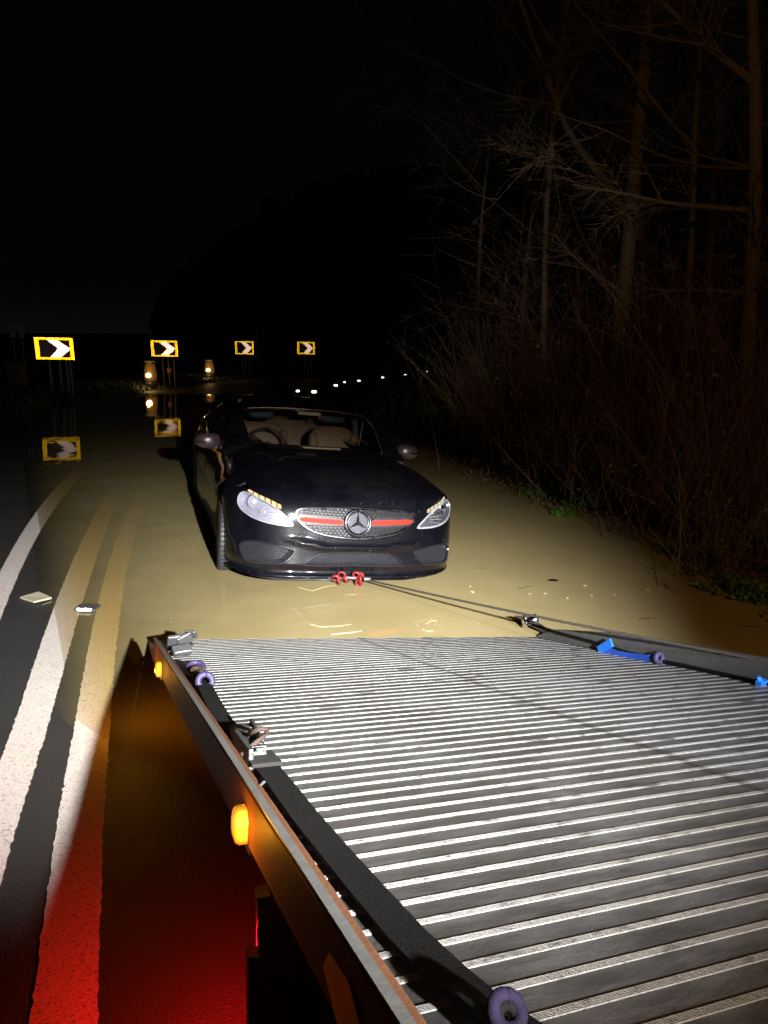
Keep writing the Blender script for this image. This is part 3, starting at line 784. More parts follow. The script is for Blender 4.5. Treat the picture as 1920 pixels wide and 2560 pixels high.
# --- wrap parameter for the nose: p = arc along the bumper, zz = height
YC = 1.1
_ph = np.linspace(-1.9, 1.9, 1601)
def _base(phi, zz):
    zz = np.asarray(zz, float); beta = np.radians(58)*np.clip((zz-.55)/.45, 0, 1.3)
    z0 = zz - np.tan(beta)*1.0
    D = np.stack([np.sin(phi)*np.cos(beta), -np.cos(phi)*np.cos(beta), np.sin(beta)], -1)
    B_ = np.stack([np.zeros_like(z0), np.full_like(z0, YC), z0], -1)
    return B_, D
def nose_phi(phi, zz):
    B_, D = _base(phi, zz); T = 2.2
    Pp, ok = shoot(f_low, B_+D*T, -D, 2.1, 210); return Pp
_c = nose_phi(_ph, np.full(_ph.shape, .5)); _s = np.concatenate([[0], np.cumsum(np.linalg.norm(np.diff(_c, axis=0), axis=1))]); _s -= np.interp(0, _ph, _s)
def nose(p, zz, off=0.0):
    p = np.asarray(p, float); zz = np.asarray(zz, float)
    Pp = nose_phi(np.interp(p, _s, _ph), zz)
    return Pp + off*grad(f_low, Pp) if np.any(off) else Pp
def nose_inv(Pt):
    """3-D point on the surface -> (p, zz)"""
    phi = math.atan2(Pt[0], YC-Pt[1]); r = math.hypot(Pt[0], YC-Pt[1]); lo, hi = 0.0, 1.25
    for _ in range(40):
        mid = (lo+hi)/2; beta = math.radians(58)*min(max((mid-.55)/.45, 0), 1.3); z0 = mid - math.tan(beta)
        if z0 + r*math.tan(beta) < Pt[2]: lo = mid
        else: hi = mid
    return float(np.interp(phi, _ph, _s)), (lo+hi)/2
def cam_hit(px, py, fn=f_low):
    r = ray(px, py); r = r/np.linalg.norm(r); o = CRM.T @ (CAM-CP); d = CRM.T @ r
    t0 = 3.5; P, ok = shoot(fn, np.array([o+d*t0]), np.array([d]), 6.0, 900)
    return P[0] if ok[0] else None
def trace(pts, mirror=False):
    out = []
    for x, y in pts:
        h = cam_hit(x, y)
        if h is None: continue
        p, z = nose_inv(h); out.append((-p if mirror else p, z))
    return out
def sc(pts, s, ox, oy): return [(ox+x/s, oy+y/s) for x, y in pts]
def densify(poly, step, closed=True):
    out = []; n = len(poly); rng_ = range(n if closed else n-1)
    for i in rng_:
        a = np.array(poly[i]); b_ = np.array(poly[(i+1) % n]); k = max(1, int(np.linalg.norm(b_-a)/step))
        for j in range(k): out.append(tuple(a+(b_-a)*j/k))
    if not closed: out.append(tuple(poly[-1]))
    return out
def chaikin(poly, it=2, closed=True):
    for _ in range(it):
        n = len(poly); out = []
        for i in range(n):
            a = np.array(poly[i]); b_ = np.array(poly[(i+1) % n]); out += [tuple(a*.75+b_*.25), tuple(a*.25+b_*.75)]
        poly = out
    return poly
def inside(poly, X, Y_):
    c = np.zeros(len(X), bool); n = len(poly); j = n-1
    for i in range(n):
        xi, yi = poly[i]; xj, yj = poly[j]
        c ^= ((yi > Y_) != (yj > Y_)) & (X < (xj-xi)*(Y_-yi)/((yj-yi) if abs(yj-yi) > 1e-12 else 1e-12)+xi); j = i
    return c
def cdt_panel(outer, holes, step):
    """triangulate a 2-D region with clean borders -> (pts, tris)"""
    loops = [densify(outer, step)] + [densify(h, step) for h in holes]
    pts = []; edges = []
    for lp_ in loops:
        b0 = len(pts); pts += lp_; edges += [(b0+i, b0+(i+1) % len(lp_)) for i in range(len(lp_))]
    A = np.array(loops[0]); x0, y0 = A.min(0); x1, y1 = A.max(0)
    gx, gy = np.meshgrid(np.arange(x0+step/2, x1, step), np.arange(y0+step/2, y1, step)); gx = gx.ravel(); gy = gy.ravel()
    ok = inside(loops[0], gx, gy)
    for h in loops[1:]: ok &= ~inside(h, gx, gy)
    B_ = np.array(pts); gx, gy = gx[ok], gy[ok]
    keep = [i for i in range(len(gx)) if np.min((B_[:, 0]-gx[i])**2+(B_[:, 1]-gy[i])**2) > (step*.45)**2]
    pts += [(gx[i], gy[i]) for i in keep]
    r = delaunay_2d_cdt([Vector(p) for p in pts], edges, [], 0, 1e-6)
    V2 = np.array([tuple(v) for v in r[0]]); T = np.array([tuple(f) for f in r[2] if len(f) == 3])
    c = V2[T].mean(1); ok = inside(loops[0], c[:, 0], c[:, 1])
    for h in loops[1:]: ok &= ~inside(h, c[:, 0], c[:, 1])
    return V2, T[ok]
def border(T):
    cnt = {}
    for t in T:
        for i in range(3):
            e_ = (int(t[i]), int(t[(i+1) % 3])); cnt[e_] = 1
    return [e_ for e_ in cnt if (e_[1], e_[0]) not in cnt]
def panel(name, outer, holes, step, mapfn, mat, parent, off=0.0, thick=.012, fn=f_low, flip=None):
    V2, T = cdt_panel(outer, holes, step); P = mapfn(V2[:, 0], V2[:, 1]); Nn = grad(fn, P); P = P + Nn*off
    # face orientation
    q = np.cross(P[T[:, 1]]-P[T[:, 0]], P[T[:, 2]]-P[T[:, 0]]); s = np.sum(q*Nn[T[:, 0]], 1).sum()
    if s < 0: T = T[:, ::-1]
    nb = len(P); faces = [tuple(t) for t in T]; verts = list(P); norms = list(Nn)
    if thick:
        rim = border(T); ids = sorted({i for e_ in rim for i in e_}); mp = {}
        for i in ids: mp[i] = len(verts); verts.append(P[i]); norms.append(None)
        mp2 = {}
        for i in ids: mp2[i] = len(verts); verts.append(P[i]-Nn[i]*thick); norms.append(None)
        for a, b_ in rim: faces.append((mp[b_], mp[a], mp2[a], mp2[b_]))
        cen = P.mean(0)
        for i in ids:
            d = P[i]-cen; d -= Nn[i]*(d@Nn[i]); d /= max(np.linalg.norm(d), 1e-6); norms[mp[i]] = d*.8+Nn[i]*.6; norms[mp2[i]] = d
    return mesh_obj(name, verts, faces, mat, parent, normals=norms)

# --- outlines traced on the nose
g_pts = sc([(668, 775), (700, 758), (850, 757), (1000, 760)], 2.304, 450, 940)
gl_half = trace([(738, 1283), (742, 1273), (756, 1269), (800, 1268), (850, 1269), (905, 1269)])
gl_low = trace([(905, 1350), (870, 1348), (820, 1342), (785, 1332), (760, 1318), (746, 1303), (740, 1292)])
half = gl_half + gl_low
cz = [(-abs(a), z) for a, z in half]
cz[5] = (0.0, cz[5][1]); cz[6] = (0.0, cz[6][1])
GR = cz[:6] + [(-a, z) for a, z in reversed(cz[:5])] + [(-a, z) for a, z in reversed(cz[7:])] + cz[6:]
def shrink(poly, d):
    c = np.array(poly); out = []; n = len(c); area = sum(c[i][0]*c[(i+1) % n][1]-c[(i+1) % n][0]*c[i][1] for i in range(n))
    s = 1 if area > 0 else -1
    for i in range(n):
        a = c[i-1]; b_ = c[(i+1) % n]; t = b_-a; t /= max(np.linalg.norm(t), 1e-9); out.append(tuple(c[i] + s*d*np.array([-t[1], t[0]])))
    return out
GR = chaikin(GR, 2)
hl = sc([(290, 262), (235, 275), (192, 330), (180, 420), (205, 480), (240, 530), (320, 590), (400, 640), (500, 680), (600, 710), (700, 732), (800, 745), (900, 752), (972, 748), (940, 690), (890, 640), (820, 570), (740, 500), (650, 440), (560, 385), (460, 335), (360, 290)], 5.53, 560, 1180)
HL = chaikin(trace(hl), 1)
drl = sc([(318, 252), (345, 240), (420, 280), (520, 330), (620, 372), (720, 420), (800, 462), (802, 515), (720, 490), (620, 428), (520, 372), (420, 318)], 5.53, 560, 1180)
DR = trace(drl)
it = sc([(205, 1010), (232, 960), (290, 938), (400, 935), (560, 952), (700, 985), (850, 1025), (985, 1055), (1002, 1085), (960, 1165), (880, 1245), (800, 1282), (650, 1280), (500, 1270), (400, 1255), (330, 1245), (260, 1180), (220, 1090)], 5.53, 560, 1180)
IT = chaikin(trace(it), 1)
ci = trace(sc([(700, 1090), (745, 1050), (790, 1024), (840, 1012), (950, 1010), (1047, 1010)], 2.304, 450, 940)) ; cl = trace(sc([(1047, 1094), (900, 1096), (760, 1096)], 2.304, 450, 940))
ch = [(-abs(a), z) for a, z in ci+cl]; ch[5] = (0, ch[5][1]); ch[6] = (0, ch[6][1])
CI = ch[:6] + [(-a, z) for a, z in reversed(ch[:5])] + [(-a, z) for a, z in reversed(ch[7:])] + ch[6:]
CI = chaikin(CI, 1)
mir = lambda poly: [(-a, z) for a, z in poly]
PMAX = float(np.interp(1.0, [0, 1], [0, 1]))*1.34
# p at which the bumper reaches the wheel arch
ARC_Y, ARC_Z, ARC_R = .80, .325, .355
tab_p = np.linspace(.6, 1.9, 260); tab = nose(tab_p, np.full(260, .5)); p_arch = float(np.interp(.45, tab[:, 1], tab_p)); p_seam = float(np.interp(.62, tab[:, 1], tab_p))
lowz = .200
outl = [(-p_arch+.02, lowz+.05), (-.8, lowz+.015), (-.55, lowz-.008), (-.35, lowz), (0, lowz+.005), (.35, lowz), (.55, lowz-.008), (.8, lowz+.015), (p_arch-.02, lowz+.05), (p_arch, .33), (p_arch+.02, .45), (p_arch+.07, .55), (p_seam, .63), (p_seam, 'S'), 'TOP', (-p_seam, 'S'), (-p_seam, .63), (-p_arch-.07, .55), (-p_arch-.02, .45), (-p_arch, .33)]
GRH = shrink(GR, -.004)
gz = max(z for _, z in GR)
_tp = sorted([(a, z+.007) for a, z in mir(DR)[1:7]]); _tp = [(0, gz+.011), (.3, gz+.011), (_tp[0][0]-.06, gz+.011)] + _tp
_top = [(a, z) for a, z in reversed(_tp)] + [(-a, z) for a, z in _tp[1:]]; _o = []
for q in outl:
    if q == 'TOP': _o += _top
    elif q[1] == 'S': _o.append((q[0], _tp[-1][1]+.02))
    else: _o.append(q)
outl = _o
bumper = panel('bumper', outl, [GRH, HL, mir(HL), IT, mir(IT), CI], .022, nose, M['paint'], car, 0, .03)

# bowls behind openings
def bowl(name, poly, depth, mat, parent, inset=.9, step=.03, wrap=False):
    V2, T = cdt_panel(poly, [], step); P = nose(V2[:, 0], V2[:, 1]); Nn = grad(f_low, P)
    q = np.cross(P[T[:, 1]]-P[T[:, 0]], P[T[:, 2]]-P[T[:, 0]])
    if np.sum(q*Nn[T[:, 0]]) < 0: T = T[:, ::-1]
    rim = border(T); cen = P.mean(0); back = (P-cen)*inset+cen - Nn*depth if wrap else (P-cen)*inset+cen+np.array([0, depth, 0])
    vs = list(back); fs = [tuple(t) for t in T]; ids = sorted({i for e_ in rim for i in e_}); mp = {}
    for i in ids: mp[i] = len(vs); vs.append(P[i]-Nn[i]*.004)
    for a, b_ in rim: fs.append((a, b_, mp[b_], mp[a]))
    return mesh_obj(name, vs, fs, mat, parent, auto=40)
M['rim_pale'] = simple('lamp_rim', (.55, .55, .60), .3, .4, bump=0)
M['hl_bowl'] = simple('headlight_reflector', (.42, .42, .50), .30, .35, var=.10, nscale=9, bump=.03)  # paler copy for the left headlight, lamp light put into the colour
M['hl_bowl_dark'] = simple('headlight_dark_bowl', (.16, .16, .19), .3, .4, nscale=10, bump=0)  # same reflector with shade painted in, for the right headlight
def lens_band(name, poly, w, mat, parent, off=.003, h=.006):
    """raised rim following an outline"""
    poly = densify(poly, .02); inn = shrink(poly, w); n = len(poly)
    A = nose([p[0] for p in poly], [p[1] for p in poly]); B_ = nose([p[0] for p in inn], [p[1] for p in inn])
    An = grad(f_low, A); Bn = grad(f_low, B_); mid = (A+B_)/2 + An*(off+h)
    vs = list(A+An*(off-.004)) + list(A*.8+B_*.2+An*(off+h*.8)) + list(A*.2+B_*.8+An*(off+h*.8)) + list(B_+Bn*(off-.006)); fs = []
    for r in range(3):
        for i in range(n): fs.append((r*n+i, r*n+(i+1) % n, (r+1)*n+(i+1) % n, (r+1)*n+i))
    return mesh_obj(name, vs, fs, mat, parent, auto=50)
def nz_at(p, z, off=0.0):
    P = nose([p], [z]); return (P + grad(f_low, P)*off)[0]
for sgn, poly in ((-1, HL), (1, mir(HL))):
    hd = empty('headlight'); hd.parent = car
    left = sgn < 0
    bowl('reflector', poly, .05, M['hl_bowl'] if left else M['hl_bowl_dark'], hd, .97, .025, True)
    panel('lens', poly, [], .03, nose, M['lens'], hd, .001, 0)
    lens_band('rim', poly, .006 if left else .013, M['rim_pale'], hd, -.002, .005)
    c = np.array(poly).mean(0)
    for (dp, dz, R) in ((-.10, .045, .040), (.02, -.005, .032)):
        P = nz_at(c[0]+(dp if left else -dp), c[1]+dz, -.045); b = MB(); b.lathe([(R+.008, -.02), (R+.008, 0), (R, .004), (R*.9, -.004), (R*.55, .010), (R*.2, .014)], 20, tuple(P), (0, -1, .05))
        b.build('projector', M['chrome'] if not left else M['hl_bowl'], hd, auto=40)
    # inner blades
    b = MB()
    for k in range(3):
        a = nz_at(c[0]+(.12 if left else -.12), c[1]-.03+k*.014, -.02); d_ = nz_at(c[0]+(-.03 if left else .03), c[1]-.045+k*.022, -.02); b.bar(tuple(a), tuple(d_), .012, .004)
    b.build('reflector_blade', M['rim_pale'], hd)
    # six lit segments of the indicator strip
    dr = DR if left else mir(DR); top = dr[1:7]; bot = [dr[0]] + dr[:6:-1]; nseg = 6
    T_ = np.array(top); Bt = np.array([dr[0], dr[11], dr[10], dr[9], dr[8], dr[7]])
    for k in range(nseg):
        u0, u1 = (k+.08)/nseg*5, (k+.90)/nseg*5
        def at(arr, u): i = min(int(u), 4); return arr[i]+(arr[i+1]-arr[i])*(u-i)
        quad = [at(T_, u0), at(T_, u1), at(Bt, u1), at(Bt, u0)]
        g4 = [q for q in quad]; cc = np.mean(g4, 0); poly4 = [tuple(q+(cc-q)*.06) for q in g4]
        panel('light_segment', poly4, [], .02, nose, M['led'] if left else M['led2'], hd, .003, .012)

# grille: frame, studs in rows, stripes, badge
gr = empty('grille'); gr.parent = car
bowl('grille_back', GR, .06, M['black_plastic'], gr, .97)
lens_band('grille_frame', GR, .012, M['chrome'], gr, .0, .008)
bz = (max(z for _, z in GR) + min(z for _, z in GR))/2 + .004; BRAD = .094
b1 = MB(); b2 = MB(); b3 = MB()
inn = shrink(GR, .016)
rows = np.linspace(min(z for _, z in inn)+.010, max(z for _, z in inn)-.008, 11)
cand = []
for ri, z in enumerate(rows):
    for ci_ in range(-16, 17):
        p = (ci_ + (.5 if ri % 2 else 0))*.031
        if abs(z-bz) < .019: continue
        if math.hypot(p, (z-bz)) < BRAD+.010: continue
        cand.append((p, z))
cand = np.array(cand); ok = inside(inn, cand[:, 0], cand[:, 1]); cand = cand[ok]
Pc = nose(cand[:, 0], cand[:, 1])
for (p, z), P in zip(cand, Pc):
    P = P + np.array([0, .010, 0]); w, h_, d_ = .0118, .0058, .011
    vs = [P+np.array(q) for q in ((-w, 0, 0), (0, 0, -h_), (w, 0, 0), (0, 0, h_), (0, -d_, 0))]
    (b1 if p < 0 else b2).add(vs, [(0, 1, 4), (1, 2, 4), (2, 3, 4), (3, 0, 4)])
M['stud_dark'] = simple('dark_studs', (.07, .07, .085), .35, .5, bump=0)  # right-half studs darkened in colour, as turned from the lamp; bars share it
M['stud_pale'] = simple('silver_studs', (.50, .49, .53), .35, .45, bump=0)  # left-half studs, lamp light put into the paler colour
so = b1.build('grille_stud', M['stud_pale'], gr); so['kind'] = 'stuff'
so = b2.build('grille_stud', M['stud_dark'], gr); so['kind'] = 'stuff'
for i in range(len(rows)-1):
    z = (rows[i]+rows[i+1])/2
    if abs(z-bz) < .026: continue
    ps_ = np.linspace(-.49, .49, 60); okk = inside(inn, ps_, np.full(60, z)); ps_ = ps_[okk]
    if len(ps_) > 2:
        P = nose(ps_, np.full(len(ps_), z)) + np.array([0, .012, 0]); b3.tube(P, .0016, 5)
b3.build('grille_bar', M['stud_dark'], gr)
for sgn in (-1, 1):
    L_ = [(sgn*a, bz+d_) for a, d_ in ((.105, .006), (.14, .017), (.40, .019), (.440, .012), (.452, .002), (.40, -.008), (.2, -.013), (.11, -.012))]
    if sgn > 0: L_ = L_[::-1]
    lo_ = [(sgn*a, bz+d_*1.9) for a, d_ in ((.10, .006), (.14, .017), (.44, .017), (.470, .002), (.42, -.012), (.2, -.014), (.10, -.013))]
    bar_ = panel('grille_wing', lo_, [], .03, nose, M['black_plastic'], gr, -.002, .02)
    panel('red_stripe', L_, [], .03, nose, M['red_trim'], bar_, .003, .006)
bd = empty('badge'); bd.parent = gr
Pb = nz_at(0, bz, .0); ax = grad(f_low, np.array([Pb]))[0]; tilt = ax
b = MB(); b.torus(tuple(Pb+ax*.008), BRAD, .0105, tuple(ax), 40, 10); b.build('badge_ring', M['dark_chrome'], bd, smooth=True)
b = MB(); b.torus(tuple(Pb+ax*.012), BRAD-.016, .004, tuple(ax), 40, 8); b.build('badge_inner_ring', M['dark_chrome'], bd, smooth=True)
b = MB(); b.lathe([(BRAD, -.03), (BRAD, -.004), (.001, -.004)], 36, tuple(Pb), tuple(ax)); b.build('badge_disc', M['black_plastic'], bd)
rx = np.array([1.0, 0, 0]); rz = np.cross(rx, ax); rz = rz if rz[2] > 0 else -rz
b = MB()
for k in range(13):
    zz = (-.072+.012*k); hw = math.sqrt(max(0, (BRAD-.02)**2-zz*zz))
    b.bar(tuple(Pb+ax*.001+rz*zz-rx*hw), tuple(Pb+ax*.001+rz*zz+rx*hw), .004, .005, tuple(ax))
M['badge_face'] = simple('badge_face', (.10, .10, .13), .4, .5); b.build('badge_slat', M['badge_face'], bd)
b = MB(); ctr = Pb+ax*.020
for k in range(3):
    t = math.radians(90+120*k); t1, t2 = t+math.radians(60), t-math.radians(60); Rr = BRAD-.012
    tip = Pb+ax*.010+(rx*math.cos(t)+rz*math.sin(t))*Rr; s1 = Pb+ax*.006+(rx*math.cos(t1)+rz*math.sin(t1))*.015; s2 = Pb+ax*.006+(rx*math.cos(t2)+rz*math.sin(t2))*.015
    b.add([ctr, tip, s1, s2], [(0, 2, 1), (0, 1, 3)])
M['star'] = simple('star_metal', (.16, .16, .18), .25, .9); b.build('star', M['star'], bd)

# honeycomb meshes in the lower openings
def honey(name, poly, cell, parent, mat, depth=.022, r=.0016):
    inn_ = shrink(poly, .004); A = np.array(inn_); x0, z0 = A.min(0); x1, z1 = A.max(0); b = MB(); segs = []
    nx = int((x1-x0)/cell)+2; nz_ = int((z1-z0)/(cell*.62))+2
    for i in range(nz_):
        for j in range(nx):
            cx_ = x0+(j+(.5 if i % 2 else 0))*cell; cz_ = z0+i*cell*.62
            for (a, c_) in (((cx_-cell*.5, cz_), (cx_-cell*.18, cz_+cell*.31)), ((cx_-cell*.18, cz_+cell*.31), (cx_+cell*.18, cz_+cell*.31)), ((cx_+cell*.18, cz_+cell*.31), (cx_+cell*.5, cz_))):
                segs.append((a, c_))
    S = np.array(segs); mid = S.mean(1); ok_ = inside(inn_, mid[:, 0], mid[:, 1]); S = S[ok_]
    P = nose(S[:, :, 0].ravel(), S[:, :, 1].ravel()).reshape(-1, 2, 3) + np.array([0, depth, 0])
    for a, c_ in P: b.bar(tuple(a), tuple(c_), r*1.6, .010, (0, 1, .2))
    o = b.build(name, mat, parent); o['kind'] = 'stuff'; return o
M['edge_trim'] = simple('edge_trim', (.20, .13, .10), .42, .9, bump=0)
M['gloss_trim'] = simple('gloss_trim', (.03, .03, .04), .22, .5, bump=0, coat=1.0)
M['mesh_plastic'] = simple('mesh_plastic', (.04, .04, .05), .35)
for poly in (IT, mir(IT)):
    ins = empty('air_intake'); ins.parent = car; bowl('intake_back', poly, .09, M['black_plastic'], ins, .85)
    honey('honeycomb_mesh', poly, .021, ins, M['mesh_plastic'], .03); lens_band('intake_rim', poly, .016, M['gloss_trim'], ins, .0, .007)
ins = empty('lower_grille'); ins.parent = car
bowl('intake_back', CI, .09, M['black_plastic'], ins, .92); honey('honeycomb_mesh', CI, .019, ins, M['mesh_plastic']); lens_band('intake_rim', CI, .011, M['gloss_trim'], ins, .002, .007)
# splitter lip
pp = np.linspace(-p_arch+.1, p_arch-.1, 60); zz = np.interp(np.abs(pp), [0, .35, .55, .8, 1.2], [lowz+.004, lowz, lowz-.006, lowz+.010, lowz+.04])
A = nose(pp, zz); An = grad(f_low, A); vs = []; 
for d_, h_ in ((-.02, .012), (.014, .006), (.018, -.004), (-.03, -.012)): vs += list(A+An*np.array([1, 1, 0])*d_+np.array([0, 0, h_]))
n = 60; mesh_obj('splitter_lip', vs, [(r*n+i, r*n+i+1, (r+1)*n+i+1, (r+1)*n+i) for r in range(3) for i in range(n-1)], M['paint'], car, auto=40)
# faint number plate recess
pl = [(.10, .425), (.235, .425), (.235, .375)]
P = nose([a for a, _ in pl], [z for _, z in pl]); P += grad(f_low, P)*.0015; b = MB(); b.tube(P, .0015, 5); b.build('trim_line', M['chrome'], car)

# bonnet (rays from above)
def hood_map(x, y):
    O_ = np.stack([x, y, np.full_like(x, 1.5)], -1); P, ok_ = shoot(f_low, O_, np.tile([0, 0, -1.0], (len(x), 1)), 1.2, 150); return P
gt = nose([0, .2, .35, .45], [gz+.012]*4)
def ysurf(x, zt):
    return float(nose([x], [zt])[0][1])
fe = []
for a in (0, .12, .25, .36, .44): q = nz_at(a, gz+.007); fe.append((q[0], q[1]+.0))
hx = []
for a, z in [(p, z) for p, z in mir(HL) if z > np.array(HL)[:, 1].mean()-.03]:
    pass
upper = mir([HL[i] for i in range(len(HL))])
ub = {}
DRp = mir(DR)[1:7]
edge = [nz_at(a, z+.012) for a, z in DRp]          # along the top of the lit strips
edge = sorted([(q[0], q[1]) for q in edge])
fe += [(edge[0][0]-.04, edge[0][1]-.02)] + edge + [(.80, .62)]
fe = sorted(fe)
he = fe + [(.775, .80), (.775, 1.1), (.77, 1.42), (.68, 1.47), (.5, 1.40), (.25, 1.34), (0, 1.32)]
he = he + [(-a, y) for a, y in reversed(he[1:-1])] ; he = he[:]
hood = panel('bonnet', he, [], .03, hood_map, M['paint'], car, .004, .02)

# flanks: fenders, doors and quarters with real shut lines
def side_map(s):
    def fn(y, zz):
        beta = np.radians(70)*np.clip((zz-.55)/.42, 0, 1); z0 = np.where(zz < .55, zz, .55+(zz-.55)*.25)
        D = np.stack([s*np.cos(beta), np.zeros_like(y), np.sin(beta)], -1); B_ = np.stack([np.full_like(y, s*.35), y, z0], -1)
        P, _ = shoot(f_low, B_+D*1.0, -D, 1.0, 120); return P
    return fn
def arcpts(cy_, r, a0, a1, n=18): return [(cy_+r*math.cos(t), ARC_Z+r*math.sin(t)) for t in np.radians(np.linspace(a0, a1, n))]
AR2 = 3.64
fend = [(.47, .62), (.47, .86), (.47, 1.10), (1.40, 1.10), (1.40, .22), (1.16, .22)] + arcpts(ARC_Y, ARC_R, -16, 122, 20)
fend[-1] = (.60, .64)
door1 = [(1.408, .22), (1.408, 1.10), (2.40, 1.10), (2.40, .22)]
door2 = [(2.408, .22), (2.408, 1.10), (3.20, 1.10), (3.24, .80)] + arcpts(AR2, ARC_R+.01, 150, 196, 8)
quart = [(3.21, 1.10), (4.5, 1.12), (4.5, .25)] + arcpts(AR2, ARC_R, -14, 158, 22) + [(3.25, .80)]
for s in (-1, 1):
    mp_ = side_map(s)
    panel('fender', fend, [], .05, mp_, M['paint'], car, .002, .02)
    d1 = panel('front_door', door1, [], .06, mp_, M['paint'], car, .002, .02); d2 = panel('rear_door', door2, [], .06, mp_, M['paint'], car, .002, .02)
    panel('rear_quarter', quart, [], .06, mp_, M['paint'], car, .002, .02)
    for dd, y in ((d1, 2.12), (d2, 3.0)):
        b = MB(); P = mp_(np.array([y, y+.2]), np.array([.80, .80])); b.bar(tuple(P[0]+[s*.02, 0, 0]), tuple(P[1]+[s*.02, 0, 0]), .014, .03); b.build('door_handle', M['chrome'] if False else M['paint'], dd, bevel=.004)
# inner dark shell closing the body
b = MB(); b.box((0, .85, .48), (1.16, 1.1, .46)); b.box((0, 2.5, .38), (1.62, 2.6, .40)); b.box((0, 4.0, .60), (1.5, 1.0, .66)); b.box((0, .30, .42), (1.1, .16, .44))
b.build('inner_body', M['black_plastic'], car)
tr = [(-.78, 4.05), (.78, 4.05), (.78, 4.58), (-.78, 4.58)]
panel('boot_lid', tr, [], .08, hood_map, M['paint'], car, .004, .02)
ck = [(-.76, 1.36), (.76, 1.36), (.74, 1.60), (-.74, 1.60)]

# cabin: windscreen, roof, pillars, side glass (all on one greenhouse surface)
def ws_map(x, zz):
    O_ = np.stack([x, np.full_like(x, .2), zz + 0*.3], -1); D = np.tile([0, 1.0, 0.0], (len(x), 1)); P, _ = shoot(f_cab, O_, D, 3.2, 200); return P
def roof_map(x, y):
    O_ = np.stack([x, y, np.full_like(x, 1.8)], -1); P, _ = shoot(f_cab, O_, np.tile([0, 0, -1.0], (len(x), 1)), 1.2, 150); return P
def gside(s):
    def fn(y, z):
        O_ = np.stack([np.full_like(y, s*1.3), y, z], -1); P, _ = shoot(f_cab, O_, np.tile([-s*1.0, 0, 0.0], (len(y), 1)), 1.29, 200); return P
    return fn
wsg = chaikin([(-.805, 1.0), (-.79, .982), (-.74, .98), (-.35, .975), (0, .972), (.35, .975), (.74, .98), (.79, .982), (.805, 1.0), (.705, 1.12), (.62, 1.25), (.535, 1.312), (.3, 1.322), (0, 1.326), (-.3, 1.322), (-.535, 1.312), (-.62, 1.25), (-.705, 1.12)], 1)
wpan = [(-.87, .93), (.87, .93), (.85, .985), (.785, 1.10), (.70, 1.24), (.60, 1.330), (.3, 1.350), (0, 1.356), (-.3, 1.350), (-.60, 1.330), (-.70, 1.24), (-.785, 1.10), (-.85, .985)]
panel('windscreen_frame', wpan, [wsg], .03, ws_map, M['paint'], car, 0, .02, f_cab)
panel('windscreen', wsg, [], .05, ws_map, M['glass'], car, -.003, 0, f_cab)
rf = [(-.60, 2.03), (-.3, 1.99), (0, 1.97), (.3, 1.99), (.60, 2.03), (.62, 2.6), (.61, 3.1), (.56, 3.45), (0, 3.5), (-.56, 3.45), (-.61, 3.1), (-.62, 2.6)]
roof = panel('roof', rf, [], .05, roof_map, M['paint'], car, .002, .02, f_cab)
_x = np.linspace(-.59, .59, 40); _y = np.interp(np.abs(_x), [0, .3, .6], [1.972, 1.992, 2.032]); P = roof_map(_x, _y)
b = MB(); b.tube(P + np.array([0, -.004, .005]), .0045, 8); b.build('roof_edge_trim', M['edge_trim'], roof, smooth=True)  # added strip standing for the lamp highlight along the roof edge
rw = [(-.70, 3.95), (.70, 3.95), (.58, 3.52), (-.58, 3.52)]
panel('rear_window', rw, [], .06, roof_map, M['side_glass'], car, 0, 0, f_cab)
